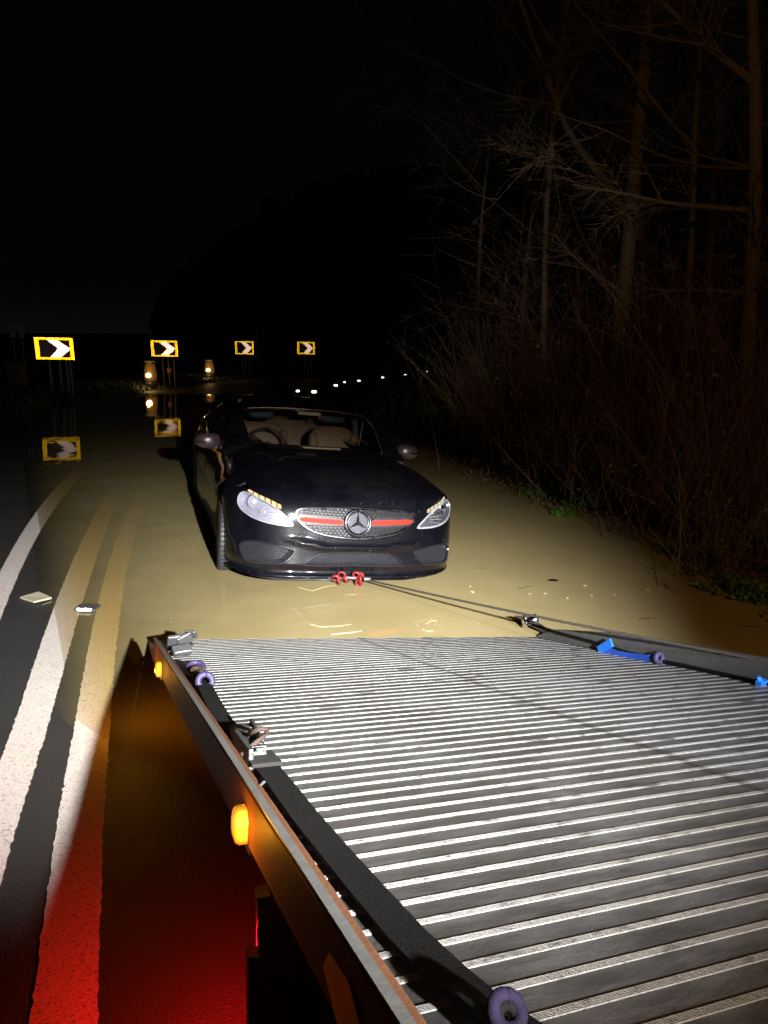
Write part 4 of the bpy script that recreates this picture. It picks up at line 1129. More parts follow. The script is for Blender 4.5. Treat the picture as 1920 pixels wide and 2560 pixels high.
for s in (-1, 1):
    gm = gside(s)
    full = [(1.30, .94), (1.45, 1.0), (1.70, 1.12), (2.0, 1.26), (2.2, 1.35), (2.6, 1.375), (3.1, 1.365), (3.5, 1.30), (3.85, 1.17), (4.1, 1.02), (4.15, .94)]
    w1 = [(1.78, .985), (2.0, 1.15), (2.25, 1.30), (2.44, 1.335), (2.44, .985)]; w2 = [(2.50, .985), (2.50, 1.338), (2.9, 1.338), (3.2, 1.31), (3.22, .99)]; w3 = [(3.27, 1.0), (3.25, 1.30), (3.5, 1.22), (3.72, 1.03)]
    sd = panel('side_frame', full, [w1, w2, w3], .05, gm, M['paint'], car, 0, .02, f_cab)
    for w in (w1, w2, w3): panel('side_window', w, [], .06, gm, M['side_glass'], car, -.004, 0, f_cab)
    # chrome strip over the windows
    P = gm(np.array([1.75, 2.0, 2.25, 2.5, 2.9, 3.2, 3.5, 3.75]), np.array([.985, 1.165, 1.318, 1.352, 1.352, 1.325, 1.235, 1.02]))
    b = MB(); b.tube(P + np.array([s*.004, 0, 0]), .006, 6); b.build('window_trim', M['dark_chrome'], sd)
    # mirror
    mi = empty('door_mirror', (s*.955, 1.72, .985)); mi.parent = car; b = MB(); vs = []; nu, nv = 22, 12
    for i in range(nv+1):
        th = math.pi*i/nv
        for j in range(nu):
            t = 2*math.pi*j/nu; sx = math.copysign(abs(math.cos(t)*math.sin(th))**.75, math.cos(t)); sy = math.sin(t)*math.sin(th); sz = math.copysign(abs(math.cos(th))**.8, math.cos(th))
            x_ = sx*.115*s; y_ = sy*.055 if sy < 0 else sy*.045; z_ = sz*(.070 - .012*sx)
            vs.append((x_, y_ + abs(sx)*.02, z_))
    fs = [(i*nu+j, (i+1)*nu+j, (i+1)*nu+(j+1) % nu, i*nu+(j+1) % nu) for i in range(nv) for j in range(nu)]
    M.setdefault('mirror_shell', simple('mirror_shell', (.055, .040, .045), .32, .3, coat=.7)); mesh_obj('mirror_shell', vs, fs, M['mirror_shell'], mi, smooth=True)
    b = MB(); b.bar((-s*.06, .0, -.05), (-s*.15, .03, -.075), .06, .025); b.build('mirror_arm', M['black_plastic'], mi, bevel=.004)
    b = MB(); b.bar((s*.02, -.052, -.01), (s*.112, -.022, -.008), .006, .012); b.build('mirror_indicator', M['dark_chrome'], mi)

# wheels
def wheel(x, y, steer, s):
    w = empty('wheel', (x, y, ARC_Z)); w.parent = car; w.rotation_euler = (0, 0, steer); R = .325; hw = .112
    b = MB(); prof = [(R-.09, -hw+.01), (R-.03, -hw), (R-.008, -hw+.012), (R, -hw+.03), (R, hw-.03), (R-.008, hw-.012), (R-.03, hw), (R-.09, hw-.01)]
    b.lathe(prof, 48, (0, 0, 0), (1, 0, 0))
    for q in (-.07, -.035, 0, .035, .07): pass
    b.build('tyre', M['rubber'], w, auto=35)
    b = MB()
    for k in range(56):
        t = 2*math.pi*k/56
        for q in (-.078, -.039, 0, .039, .078):
            b.box((q, (R+.003)*math.cos(t+q*2), (R+.003)*math.sin(t+q*2)), (.032, .022, .010), Matrix.Rotation(t+q*2-math.pi/2, 3, 'X'))
    o = b.build('tread_block', M['tread'], w); o['kind'] = 'stuff'
    b = MB(); b.torus((s*.075, 0, 0), .225, .014, (1, 0, 0), 40, 8)
    for k in range(10):
        t = 2*math.pi*k/10; b.bar((s*.06, .04*math.cos(t), .04*math.sin(t)), (s*.078, .222*math.cos(t), .222*math.sin(t)), .03, .018, (1, 0, 0))
    b.lathe([(.05, .0), (.05, .09), (.02, .10)], 20, (0, 0, 0), (s, 0, 0)); b.build('rim', M['dark_chrome'], w)
M['tread'] = simple('tread', (.035, .035, .04), .55)
wheel(-.815, ARC_Y, -.07, -1); wheel(.79, ARC_Y, -.07, 1); wheel(-.80, AR2, 0, -1); wheel(.80, AR2, 0, 1)

# interior
def cushion(name, c, size, mat, parent, rot=None, p=.55):
    vs = []; nu, nv = 20, 12
    for i in range(nv+1):
        th = math.pi*i/nv
        for j in range(nu):
            t = 2*math.pi*j/nu; f_ = lambda a: math.copysign(abs(a)**p, a)
            q = Vector((f_(math.cos(t)*math.sin(th))*size[0]/2, f_(math.sin(t)*math.sin(th))*size[1]/2, f_(math.cos(th))*size[2]/2))
            if rot: q = rot @ q
            vs.append(tuple(q+Vector(c)))
    fs = [(i*nu+j, (i+1)*nu+j, (i+1)*nu+(j+1) % nu, i*nu+(j+1) % nu) for i in range(nv) for j in range(nu)]
    return mesh_obj(name, vs, fs, mat, parent, smooth=True)
for x in (-.37, .37):
    se = empty('front_seat'); se.parent = car; rt = Matrix.Rotation(-.28, 3, 'X')
    cushion('backrest', (x, 2.42, .87), (.50, .15, .54), M['tan_leather'], se, rt); cushion('seat_cushion', (x, 2.1, .62), (.50, .52, .18), M['tan_leather'], se)
    for q in (-1, 1): cushion('bolster', (x+q*.215, 2.36, .84), (.10, .17, .46), M['tan_leather'], se, rt)
    cushion('headrest', (x, 2.50, 1.235), (.28, .10, .16), M['dark_cloth'], se, rt)
rs = empty('rear_seat'); rs.parent = car
cushion('backrest', (0, 3.22, .88), (1.25, .18, .55), M['tan_leather'], rs, Matrix.Rotation(-.3, 3, 'X'), .35)
for x in (-.38, .38): cushion('headrest', (x, 3.35, 1.17), (.26, .09, .14), M['dark_cloth'], rs)
b = MB(); b.box((0, 1.62, .90), (1.46, .50, .12)); b.box((0, 1.86, .80), (1.46, .16, .3)); cushion('dashboard', (0, 1.66, .915), (1.50, .56, .13), M['dash'], car, None, .4)
b = MB(); b.box((.06, 1.66, .987), (.36, .15, .012), Matrix.Rotation(.06, 3, 'Z')); b.build('paper_on_dashboard', M['dash_tan'], car, bevel=.003)
sw = empty('steering_wheel', (-.38, 1.98, .93)); sw.parent = car; b = MB(); axs = (0, -.9, .42); b.torus((0, 0, 0), .185, .014, axs, 36, 8); b.build('wheel_rim', M['dash'], sw, smooth=True)
b = MB(); b.sphere((0, 0, 0), .055, 14, 8, (1, .4, 1)); b.bar((-.17, 0, 0), (.17, 0, 0), .03, .012); b.bar((0, 0, 0), (0, -.07, -.15), .03, .012); b.build('wheel_hub', M['dash'], sw)
b = MB(); b.box((.02, 2.02, 1.285), (.23, .03, .065)); o = b.build('rear_view_mirror', M['dash_tan'], car, bevel=.012)
b = MB(); b.tube([(.12, 2.0, 1.30), (.12, 1.99, 1.24), (.118, 1.99, 1.20)], .002, 5); b.sphere((.118, 1.99, 1.245), .018, 10, 6, (1, .5, 1.2)); b.build('hanging_charm', M['red_hook'], car)
for x in (-.70, .70):
    b = MB(); b.box((x*1.06, 2.30, .88), (.03, 1.25, .24)); o = b.build('door_card', M['tan_leather'], car, bevel=.01)
    b = MB(); b.tube([(x*1.10, 1.62, .985), (x*1.0, 1.86, 1.13), (x*.86, 2.10, 1.275)], .022, 8); b.build('pillar_trim', M['tan_leather'], car, smooth=True)
    b = MB(); b.bar((x*.93, 2.30, 1.26), (x*.90, 2.36, .92), .045, .012, (1, 0, 0)); b.build('seat_belt', M['belt'], car)
for x in (-.62, .62):
    b = MB(); b.bar((x*1.02, 2.46, .95), (x*.95, 2.46, 1.34), .05, .03, (0, 1, 0)); b.build('seat_belt_pillar', M['dark_cloth'], car)
cushion('headlining', (0, 2.8, 1.325), (.98, 1.2, .02), M['dark_cloth'], car, None, .4)
cushion('floor_pan', (0, 2.5, .48), (1.5, 2.2, .06), M['dark_cloth'], car, None, .3)

# water beads on the bonnet and bumper
b = MB(); r = random.Random(11); n = 0
P = hood_map(np.array([max(-.74, min(.74, r.gauss(.02, .30))) for _ in range(430)]), np.array([.09+.60*r.random()**2.4 for _ in range(430)])); Nn = grad(f_low, P)
for p, q in zip(P, Nn):
    s_ = r.uniform(.0018, .0040)*(1.6 if r.random() < .12 else 1); b.sphere(tuple(p+q*.0045), s_, 7, 4, (r.uniform(.9, 1.8), r.uniform(.9, 1.6), .55))
P = nose(np.array([r.uniform(-.8, .8) for _ in range(260)]), np.array([r.uniform(.2, .56) for _ in range(260)])); Nn = grad(f_low, P)
for p, q in zip(P, Nn): b.sphere(tuple(p+q*.0008), r.uniform(.0015, .0034), 6, 4, (1.2, .6, 1.3))
o = b.build('water_bead', M['water_film'], car, smooth=True); o['kind'] = 'stuff'

# ------------------------------------------------------------------ chevron signs round the bend
def chevron_sign(px, dist, zc, w, h, lean, posts, label):
    c = along(px, 870, dist); base = float(ground_z(c[0], c[1])); s_ = empty('chevron_sign', (c[0], c[1], base))
    ang = math.atan2(-c[0], c[1])                                  # face the viewer's end of the road
    s_.rotation_euler = (0, 0, ang)
    tag(s_, label, 'road sign', 'chevron signs round the bend')
    Z = zc - base; L_ = lean
    def P(x, z, y=0.0): return (x + (zc - base - z)*0 + L_*(z-Z)*-1, y, z)
    def plate(name, poly, mat, y0, th, par):
        n = len(poly); vs = [P(x, Z+z, y0) for x, z in poly]+[P(x, Z+z, y0+th) for x, z in poly]
        return mesh_obj(name, vs, [tuple(range(n)), tuple(reversed(range(n, 2*n)))]+[(i, i+n, (i+1) % n+n, (i+1) % n) for i in range(n)], mat, par)
    W_, H_ = w/2, h/2; bw = w*.095; bh = h*.10; r = .02
    bord = plate('backing_board', [(-W_, -H_), (W_, -H_), (W_, H_), (-W_, H_)], M['retro_black'], 0, .02, s_)
    for nm, q in (('border', [(-W_, H_-bh), (W_, H_-bh), (W_, H_), (-W_, H_)]), ('border', [(-W_, -H_), (W_, -H_), (W_, -H_+bh), (-W_, -H_+bh)]),
                  ('border', [(-W_, -H_+bh), (-W_+bw*1.15, -H_+bh), (-W_+bw*1.15, H_-bh), (-W_, H_-bh)]), ('border', [(W_-bw, -H_+bh), (W_, -H_+bh), (W_, H_-bh), (W_-bw, H_-bh)])):
        plate(nm, q, M['retro_yellow'], -.004, .004, s_)
    iw = w-2*bw; x0 = -W_+bw; ih = H_-bh
    ch_ = [(x0+iw*.27, ih), (x0+iw*.62, ih), (x0+iw*1.02, 0), (x0+iw*.68, -ih), (x0+iw*.33, -ih), (x0+iw*.62, 0)]
    n = 6; vs = [P(x, Z+z, -.008) for x, z in ch_]+[P(x, Z+z, -.004) for x, z in ch_]
    mesh_obj('chevron', vs, [(0, 5, 2, 1), (5, 4, 3, 2)]+[(i, i+n, (i+1) % n+n, (i+1) % n) for i in range(n)], M['retro_white'], s_)
    for x in posts:
        b = MB(); b.tube([P(x*w, -.3, .06), P(x*w, Z+H_*.8, .045)], .032, 10); b.build('post', M['post'], s_, smooth=True)
    return s_
chevron_sign(136, 22, 1.475, 1.03, .625, .035, (-.17, .09, .27, .37), 'large yellow bordered chevron sign on four grey posts, nearest and leftmost of the four')
chevron_sign(411, 29, 1.50, .98, .60, .03, (-.1, .12, .32), 'yellow bordered chevron sign between the two glowing lanterns with a red lamp beneath it')
chevron_sign(611, 40.6, 1.56, .98, .70, .02, (-.12, .02, .2, .3), 'chevron sign just left of the thin tall pole and above the car roof')
chevron_sign(765, 42.5, 1.62, .98, .68, .02, (-.1, .08, .3), 'smallest chevron sign, furthest right, above the white road studs')

# lanterns beside the signs
def lantern(px, py_top, py_bot, dist, label, s):
    c = along(px, py_bot, dist); zt = along(px, py_top, dist)[2]; g0 = float(ground_z(c[0], c[1])); Hh = zt-g0
    l_ = empty('lit_bollard', (c[0], c[1], g0)); tag(l_, label, 'bollard', 'lit bollards on the bend')
    b = MB(); b.lathe([(.30, 0), (.30, .06), (.22, .12), (.20, .16)], 20); b.build('base', M['black_plastic'], l_)
    b = MB(); b.lathe([(.20, .16), (.235, .3), (.22, Hh*.55), (.19, Hh*.72), (.17, Hh*.84)], 24); b.build('shell', M['lantern_shell'], l_, smooth=True)
    b = MB(); b.lathe([(.08, Hh*.84), (.08, Hh*.90), (.26, Hh*.90), (.24, Hh*.96), (.05, Hh)], 20); b.build('cap', M['lantern_cap'], l_)
    b = MB(); b.sphere((0, -.25, Hh*.40), .09*s, 14, 8, (1.1, .5, .9)); b.build('lamp', M['lantern'], l_, smooth=True)
    point('bollard_light', (c[0]+.1, c[1]-.62, g0+Hh*.42), 9*s, (1.0, .6, .2), .1)
M['lantern_shell'] = simple('lantern_shell', (.20, .12, .04), .5, var=.3, emit=(1.0, .42, .06), estr=.07)
M['lantern_cap'] = simple('lantern_cap', (.75, .68, .5), .5)
lantern(377, 900, 958, 28.5, 'glowing amber bollard lamp to the left of the second chevron sign', 1.0)
lantern(524, 898, 944, 36, 'small glowing amber bollard lamp between the second and third chevron signs', .95)
c = along(423, 926, 29.4); g0 = float(ground_z(c[0], c[1]))
rl2 = empty('red_lamp', (c[0], c[1], g0)); tag(rl2, 'small dim red lamp on a stake below the second chevron sign', 'lamp')
b = MB(); b.tube([(0, 0, 0), (0, 0, c[2]-g0)], .02, 8); b.build('stake', M['post'], rl2); b = MB(); b.box((0, -.03, c[2]-g0), (.11, .05, .17)); b.build('lamp', M['red_lens'], rl2, bevel=.01)

# thin pole and the cabinet by the verge
c = along(647, 944, 47); g0 = float(ground_z(c[0], c[1])); top = along(645, 766, 47)[2]
b = MB(); b.tube([(c[0], c[1], g0-.2), (c[0]-.05, c[1], (g0+top)/2), (c[0]-.10, c[1], top)], [.075, .06, .045], 10); o = b.build('lamp_post', M['bark'], None, smooth=True)
tag(o, 'thin tall dark pole standing right of the third chevron sign', 'pole')
c = along(45, 965, 24.5); g0 = float(ground_z(c[0], c[1])); cb2 = empty('utility_cabinet', (c[0], c[1], g0)); tag(cb2, 'dim brown roadside cabinet with a dark slot, left of the nearest chevron sign', 'cabinet')
hc = along(45, 906, 24.5)[2]-g0
b = MB(); b.box((0, 0, hc/2), (.52, .3, hc)); b.build('casing', M['wood'], cb2, bevel=.02); b = MB(); b.box((-.06, -.152, hc*.30), (.09, .01, hc*.55)); b.build('slot', M['black_plastic'], cb2)
b = MB(); b.box((0, 0, hc+.015), (.58, .36, .03)); b.build('lid', M['wood'], cb2)
for px, lab in ((31, 'left one of two dim square plates above the brown cabinet'), (54, 'right one of two dim square plates above the brown cabinet')):
    c = along(px, 830, 25); g0 = float(ground_z(c[0], c[1])); pt = empty('notice_plate', (c[0], c[1], g0)); tag(pt, lab, 'sign', 'two dim plates above the cabinet')
    b = MB(); b.box((0, 0, c[2]-g0), (.20, .02, .36)); b.build('plate', M['post'], pt); b = MB(); b.tube([(0, .03, 0), (0, .03, c[2]-g0+.1)], .02, 8); b.build('post', M['bark'], pt)

# road studs shining back along the bend
STUDS = [((745, 977), 1.0, 'bright white road stud just above the car roof, left of a pair'), ((785, 979), 1.25, 'brightest white road stud above the car roof, right of a pair'), ((840, 963), 1.0, 'bright road stud, third along the rising row of white points'),
         ((862, 955), .6, 'faint small road stud fourth along the rising row of white points'), ((897, 952), .9, 'road stud fifth along the rising row of white points'), ((957, 944), .8, 'road stud sixth along the row, well apart from its neighbours'),
         ((1013, 937), .8, 'road stud second from the right end of the row'), ((1068, 930), .7, 'last road stud at the right end of the row beside the trees'),
         ((215, 967), 1.1, 'wide pale road stud right of the nearest chevron sign posts'), ((193, 960), .45, 'very faint road stud close to the nearest chevron sign posts'), ((545, 942), .45, 'faint road stud right of the small lantern'), ((568, 942), .4, 'faintest greenish road stud below the third chevron sign')]
M['stud_body'] = simple('stud_body', (.05, .05, .05), .6)
for (px, py), s_, lab in STUDS:
    p = gnd(px, py, .07); g0 = float(ground_z(p[0], p[1])); k = p[1]/30*s_
    st = empty('road_stud', (p[0], p[1], g0)); tag(st, lab, 'road stud', 'white reflecting road studs on the bend')
    z_ = .07-g0
    b = MB(); b.box((0, 0, z_*.5), (.14*k, .10, max(.02, z_))); b.build('casing', M['stud_body'], st)
    b = MB()
    b.sphere((0, -.06, z_), .042*k, 10, 6, (1.9, .6, 1.0)); b.build('reflector', M['retro_stud'], st, smooth=True)

# ------------------------------------------------------------------ far backdrop: hills and dark woods
def ridge(name, pts, dist, depth, col_, lab=None, jag=0.0, seed=1):
    r = random.Random(seed); vs = []; fs = []; n = 160; A = np.array(pts, float)
    xs_ = np.linspace(A[0, 0], A[-1, 0], n); rows_ = []
    for i, x in enumerate(xs_):
        y = np.interp(x, A[:, 0], A[:, 1]) + r.uniform(-jag, jag); p = along(x, y, dist); g0 = -1.0
        d = np.array([p[0], p[1]])/np.hypot(p[0], p[1])
        rows_.append(((p[0]-d[0]*depth*.0, p[1], g0), (p[0], p[1], g0+(p[2]-g0)*.6), (p[0]+d[0]*depth*.3, p[1]+d[1]*depth*.3, p[2]), (p[0]+d[0]*depth, p[1]+d[1]*depth, g0)))
    for q in rows_: vs += q
    for i in range(n-1):
        for k_ in range(3): fs.append((i*4+k_, (i+1)*4+k_, (i+1)*4+k_+1, i*4+k_+1))
    o = mesh_obj(name, vs, fs, col_, smooth=False); return o
M['far_wood'] = simple('far_woodland', (.006, .007, .005), .95, var=.5, nscale=.4, bump=0)
o = ridge('hill', [(-2600, 838), (-900, 835), (0, 833), (300, 832), (520, 836), (1200, 842)], 420, 60, M['far_wood'], jag=.5, seed=2); o['kind'] = 'structure'
def far_wood(pts, dist, depth, seed, n_, hh_):
    """a mass of distant tree crowns: many small leaf clumps along a line"""
    r = random.Random(seed); A = np.array(pts, float); vs = []; fs = []
    for i in range(n_):
        x = r.uniform(A[0, 0], A[-1, 0]); y = np.interp(x, A[:, 0], A[:, 1]); d = dist+r.uniform(0, depth); p = along(x, y, d)
        z = -.5 + (p[2]+.5)*r.random()**.6 + r.gauss(0, 1)*hh_*.08; R_ = hh_*r.uniform(.05, .13); c_ = Vector((p[0], p[1], z))
        for q in range(3):
            a = Vector((r.gauss(0, 1), r.gauss(0, 1), r.gauss(0, 1))).normalized()*R_; b_ = Vector((r.gauss(0, 1), r.gauss(0, 1), r.gauss(0, 1))).normalized()*R_
            k0 = len(vs); vs += [tuple(c_-a), tuple(c_+b_), tuple(c_+a), tuple(c_-b_)]; fs.append((k0, k0+1, k0+2, k0+3))
    return mesh_obj('far_woods', vs, fs, M['far_wood'])
o = far_wood([(405, 800), (450, 740), (560, 650), (700, 560), (850, 500), (1100, 460), (1400, 440), (2500, 420)], 95, 25, 5, 17000, 16)
o['kind'] = 'stuff'

# ------------------------------------------------------------------ bare trees along the right bank
def grow(b, p, d, length, rad, depth, r, wander=.16, up=.05, kids=(3, 5), spread=.75, minr=.004, sides=5, straight=False):
    n = max(4, int(length/.28)); pts = [Vector(p)]; rr = [rad]; d = Vector(d).normalized(); step = length/n
    for i in range(n):
        w = wander*(.25 if straight else 1)
        d = (d + Vector((r.gauss(0, 1), r.gauss(0, 1), r.gauss(0, 1)))*w*.5 + Vector((0, 0, up))).normalized()
        pts.append(pts[-1]+d*step); rr.append(max(minr*.5, rad*(1-(.55 if straight else .82)*(i+1)/n)))
    b.tube(pts, rr, sides if rad > .02 else 3, cap=False)
    if depth <= 0: return
    for k in range(r.randint(*kids)):
        t = r.uniform(.22, 1.0); i = min(n-1, int(t*n)); dd = (pts[i+1]-pts[i]).normalized()
        sd = Vector((r.gauss(0, 1), r.gauss(0, 1), r.gauss(0, .6))); sd -= dd*sd.dot(dd); sd.normalize()
        nd = (dd*(1-spread*.5)+sd*spread).normalized(); q = rr[i]
        grow(b, pts[i], nd, length*r.uniform(.32, .62), max(minr, q*r.uniform(.35, .6)), depth-1, r, wander*1.15, up*.6, kids, spread, minr, sides)
def tree(px, dist, trunk_r, height, lean, seed, label, main=(), mat='bark', twigs=26):
    r = random.Random(seed); c = along(px, 1000, dist); z0 = float(ground_z(c[0], c[1])); t = empty('bare_tree', (c[0], c[1], z0-.1))
    tag(t, label, 'tree', 'bare trees along the right bank')
    b = MB(); n = 22; pts = []; rr = []; p = Vector((0, 0, 0)); d = Vector((lean[0]-(px-765)/8716.0, lean[1], 1)).normalized()
    for i in range(n+1):
        pts.append(p.copy()); rr.append(trunk_r*(1-.62*i/n)*(1.25 if i == 0 else 1)); d = (d+Vector((r.gauss(0, .022), r.gauss(0, .022), .01))).normalized(); p = p+d*height/n
    b.tube(pts, rr, 10); b.build('trunk', M[mat], t, smooth=True)
    for (f_, dr, ln, rd) in main:
        i = int(f_*n); b = MB(); grow(b, pts[i], dr, ln, rd, 3, r, .12, .03, (4, 7), .7, .005); b.build('limb', M[mat], t, smooth=True)
    b = MB()
    for k in range(twigs):
        i = r.randint(4, n); a = r.uniform(0, 2*math.pi); dd = Vector((math.cos(a), math.sin(a), r.uniform(-.1, .8)))
        grow(b, pts[i], dd, r.uniform(1.0, 3.0)*height/10, rr[i]*r.uniform(.18, .34), 2, r, .2, .03, (4, 7), .8, .005)
    o = b.build('crown', M['twig'], t); return t
tree(1365, 11.5, .055, 8.0, (0, 0), 21, 'slim straight bare trunk, furthest left of the trees on the right bank', ((.72, (-.8, -.2, .9), 2.2, .03),), twigs=22)
tree(1543, 10.0, .115, 9.5, (.0, .02), 22, 'forked bare tree with a long limb leaning up to the left', ((.36, (-.62, .05, .80), 4.6, .06), (.62, (.6, -.1, .7), 2.8, .04), (.38, (-.9, 0, .15), 1.6, .02)), twigs=26)
tree(1712, 9.5, .05, 7.5, (.01, 0), 23, 'thin bare trunk between the forked tree and the thick trunk', ((.5, (-.7, .0, .6), 2.4, .03), (.42, (-.9, -.1, .1), 1.8, .02)), twigs=22)
tree(1885, 8.0, .085, 9.0, (.02, 0), 24, 'thickest reddish trunk at the far right edge, in front of the others', ((.34, (-.95, .0, .10), 1.9, .035), (.46, (-.75, .1, .55), 2.2, .045), (.60, (-.6, -.1, .8), 2.4, .05), (.24, (-.9, -.1, -.05), 1.2, .02)), twigs=20)
tree(1790, 12.5, .06, 8.5, (-.02, 0), 25, 'slender bare trunk just behind and left of the thickest trunk', ((.5, (-.7, .0, .6), 2.4, .03),), twigs=22)
tree(1190, 16, .05, 9.0, (0, 0), 26, 'faint bare tree furthest back behind the pale fan of twigs', ((.5, (-.7, .0, .7), 2.8, .03),), twigs=26)
tree(1300, 14, .05, 9.0, (0.02, 0), 27, 'faint slender bare tree behind the slim straight trunk', ((.6, (-.6, .0, .7), 2.8, .03),), twigs=24)
tree(1450, 14.5, .06, 10, (0, 0), 28, 'faint bare tree in the gap left of the forked tree', ((.6, (-.5, .0, .8), 3, .03),), twigs=26)
tree(1630, 13.5, .06, 10, (0, 0), 29, 'faint bare tree in the gap right of the forked tree', ((.6, (-.5, .0, .8), 3, .03),), twigs=26)

# bushes of twigs and brambles
def bush(px, py, n_, h, fan, seed, label, mat='twig', leaves=0, width=.5, leafmat='ivy', lean=(0, 0)):
    c = gnd(px, py, .1); r = random.Random(seed); z0 = float(ground_z(c[0], c[1])); t = empty('bare_bush', (c[0], c[1], z0-.03)); tag(t, label, 'bush', 'bushes along the flooded bank')
    b = MB(); tips = []
    for k in range(n_):
        a = r.uniform(0, 2*math.pi); p = Vector((r.gauss(0, width), r.gauss(0, width*.5), 0)); d = Vector((r.gauss(lean[0], fan), r.gauss(lean[1], fan*.6), 1)).normalized(); L_ = h*r.uniform(.45, 1.15); n = 8; pts = [p]; rr = []
        rad = r.uniform(.003, .007); g_ = r.uniform(-.03, .08)
        for i in range(n):
            d = (d+Vector((r.gauss(0, .10), r.gauss(0, .10), -g_*.9))).normalized(); pts.append(pts[-1]+d*L_/n)
        b.tube(pts, [rad*(1-.75*i/n) for i in range(n+1)], 3, cap=False); tips += pts[2:]
        for q in range(r.randint(1, 4)):
            i = r.randint(2, n-1); dd = (pts[i+1]-pts[i]).normalized() if i < n else d; dd = (dd+Vector((r.gauss(0, .5), r.gauss(0, .5), r.gauss(.1, .4)))).normalized(); ps_ = [pts[i]]
            for w in range(4): dd = (dd+Vector((r.gauss(0, .14), r.gauss(0, .14), -.02))).normalized(); ps_.append(ps_[-1]+dd*L_*.09)
            b.tube(ps_, [rad*.5, rad*.4, rad*.35, rad*.3, rad*.2], 3, cap=False)
    b.build('stems', M[mat], t)
    if leaves:
        vs = []; fs = []
        for k in range(leaves):
            p = r.choice(tips)+Vector((r.gauss(0, .04), r.gauss(0, .04), r.gauss(0, .04))); s_ = r.uniform(.014, .034); leaf(vs, fs, p, s_, r)
        o = mesh_obj('leaves', vs, fs, M[leafmat], t); o['kind'] = 'stuff'
    return t
def leaf(vs, fs, p, s_, r, up=.5):
    n_ = Vector((r.gauss(0, 1), r.gauss(0, 1), r.gauss(up, .8))).normalized(); a = n_.cross(Vector((r.gauss(0, 1), r.gauss(0, 1), r.gauss(0, 1)))).normalized(); c_ = n_.cross(a)
    k0 = len(vs); vs += [tuple(p-a*s_), tuple(p-a*s_*.2+c_*s_*.55), tuple(p+a*s_), tuple(p-a*s_*.2-c_*s_*.55), tuple(p+n_*s_*.18)]
    fs += [(k0, k0+4, k0+1), (k0+1, k0+4, k0+2), (k0+2, k0+4, k0+3), (k0+3, k0+4, k0)]
bush(1215, 1108, 150, 1.9, .36, 31, 'pale fan of bare twigs leaning left, beyond the car mirror', 'twig_pale', 0, .25, lean=(-.10, 0))
bush(1275, 1118, 110, 2.6, .20, 32, 'tall dark bare bush directly right of the pale fan of twigs', 'twig', 60, .5)
bush(1330, 1165, 120, 1.2, .34, 33, 'low bramble with brown leaves at the water beyond the first green tuft', 'twig_red', 260, .5, 'dead_leaf')
bush(1385, 1170, 120, 2.2, .20, 34, 'brown leafy bramble standing behind the two bright green tufts', 'twig_red', 200, .5, 'dead_leaf')
bush(1490, 1215, 130, 1.1, .36, 35, 'bramble with greenish ivy leaves hanging toward the water', 'twig', 420, .45, 'ivy')
bush(1560, 1215, 130, 2.6, .18, 36, 'reddish bare thicket at the foot of the forked tree', 'twig_red', 120, .6)
bush(1640, 1275, 130, 1.2, .36, 37, 'low tangled thicket behind the small green floating tuft', 'twig', 260, .5)
bush(1700, 1250, 140, 2.4, .18, 38, 'tall reddish thicket at the foot of the thin trunk', 'twig_red', 90, .6)
bush(1800, 1340, 140, 1.4, .34, 39, 'dense dark thicket behind the largest green clump', 'twig_red', 320, .5)
bush(1880, 1330, 140, 2.4, .18, 40, 'reddish thicket under the thickest trunk at the right edge', 'twig_red', 120, .5)
bush(1150, 1085, 90, 0.9, .35, 41, 'short grassy bush at the far water edge right of the car', 'twig', 120, .5)
bush(1930, 1420, 120, 1.0, .36, 42, 'low thicket cut by the right edge, behind the green clump', 'twig', 260, .4)

def clump(px, py, w, h, n_, seed, label, mat='leaf', zoff=0.0):
    c = gnd(px, py, .02); r = random.Random(seed); z0 = max(0.0, float(ground_z(c[0], c[1])))+zoff; t = empty('green_weed', (c[0], c[1], z0)); tag(t, label, 'weeds', 'green weeds at the water edge')
    b = MB(); vs = []; fs = []
    for k in range(n_):
        a = r.uniform(0, 2*math.pi); q = r.random()**.6; base = Vector((math.cos(a)*q*w/2, math.sin(a)*q*w/4, -.02)); d = Vector((math.cos(a)*.6*q+r.gauss(0, .3), math.sin(a)*.5*q+r.gauss(0, .3), 1)).normalized(); L_ = h*r.uniform(.5, 1.1)
        pts = [base+d*L_*i/4+Vector((0, 0, -.25*L_*(i/4)**2)) for i in range(5)]; b.tube(pts, .0022, 3, cap=False)
        for w_ in range(r.randint(4, 8)): leaf(vs, fs, pts[r.randint(1, 4)]+Vector((r.gauss(0, .018), r.gauss(0, .018), r.gauss(0, .015))), r.uniform(.012, .030), r, 1.0)
    b.build('stems', M[mat], t); o = mesh_obj('leaves', vs, fs, M[mat], t); o['kind'] = 'stuff'; return t
clump(1338, 1237, .32, .16, 26, 51, 'small bright green tuft furthest back at the water edge')
clump(1410, 1284, .26, .16, 30, 52, 'left one of two bright green tufts in the brown water')
clump(1445, 1268, .16, .20, 16, 53, 'thin green sprig between the two bright tufts')
clump(1492, 1272, .22, .22, 26, 54, 'right one of two bright green tufts in the brown water')
clump(1672, 1378, .22, .13, 18, 55, 'small low green tuft alone in the water before the big clump')
clump(1735, 1300, .30, .22, 30, 56, 'dull green weeds behind the lone small tuft', 'ivy')
clump(1725, 1428, .16, .12, 14, 57, 'pale little sprig at the left foot of the large green clump')
clump(1800, 1400, .55, .26, 70, 58, 'left half of the large green clump at the right edge')
clump(1890, 1395, .50, .30, 70, 59, 'tall back part of the large green clump at the right edge')
clump(1860, 1478, .50, .20, 60, 60, 'front of the large green clump reaching down to the water')
clump(1915, 1500, .30, .18, 36, 61, 'lowest green weeds touching the right edge of the view')

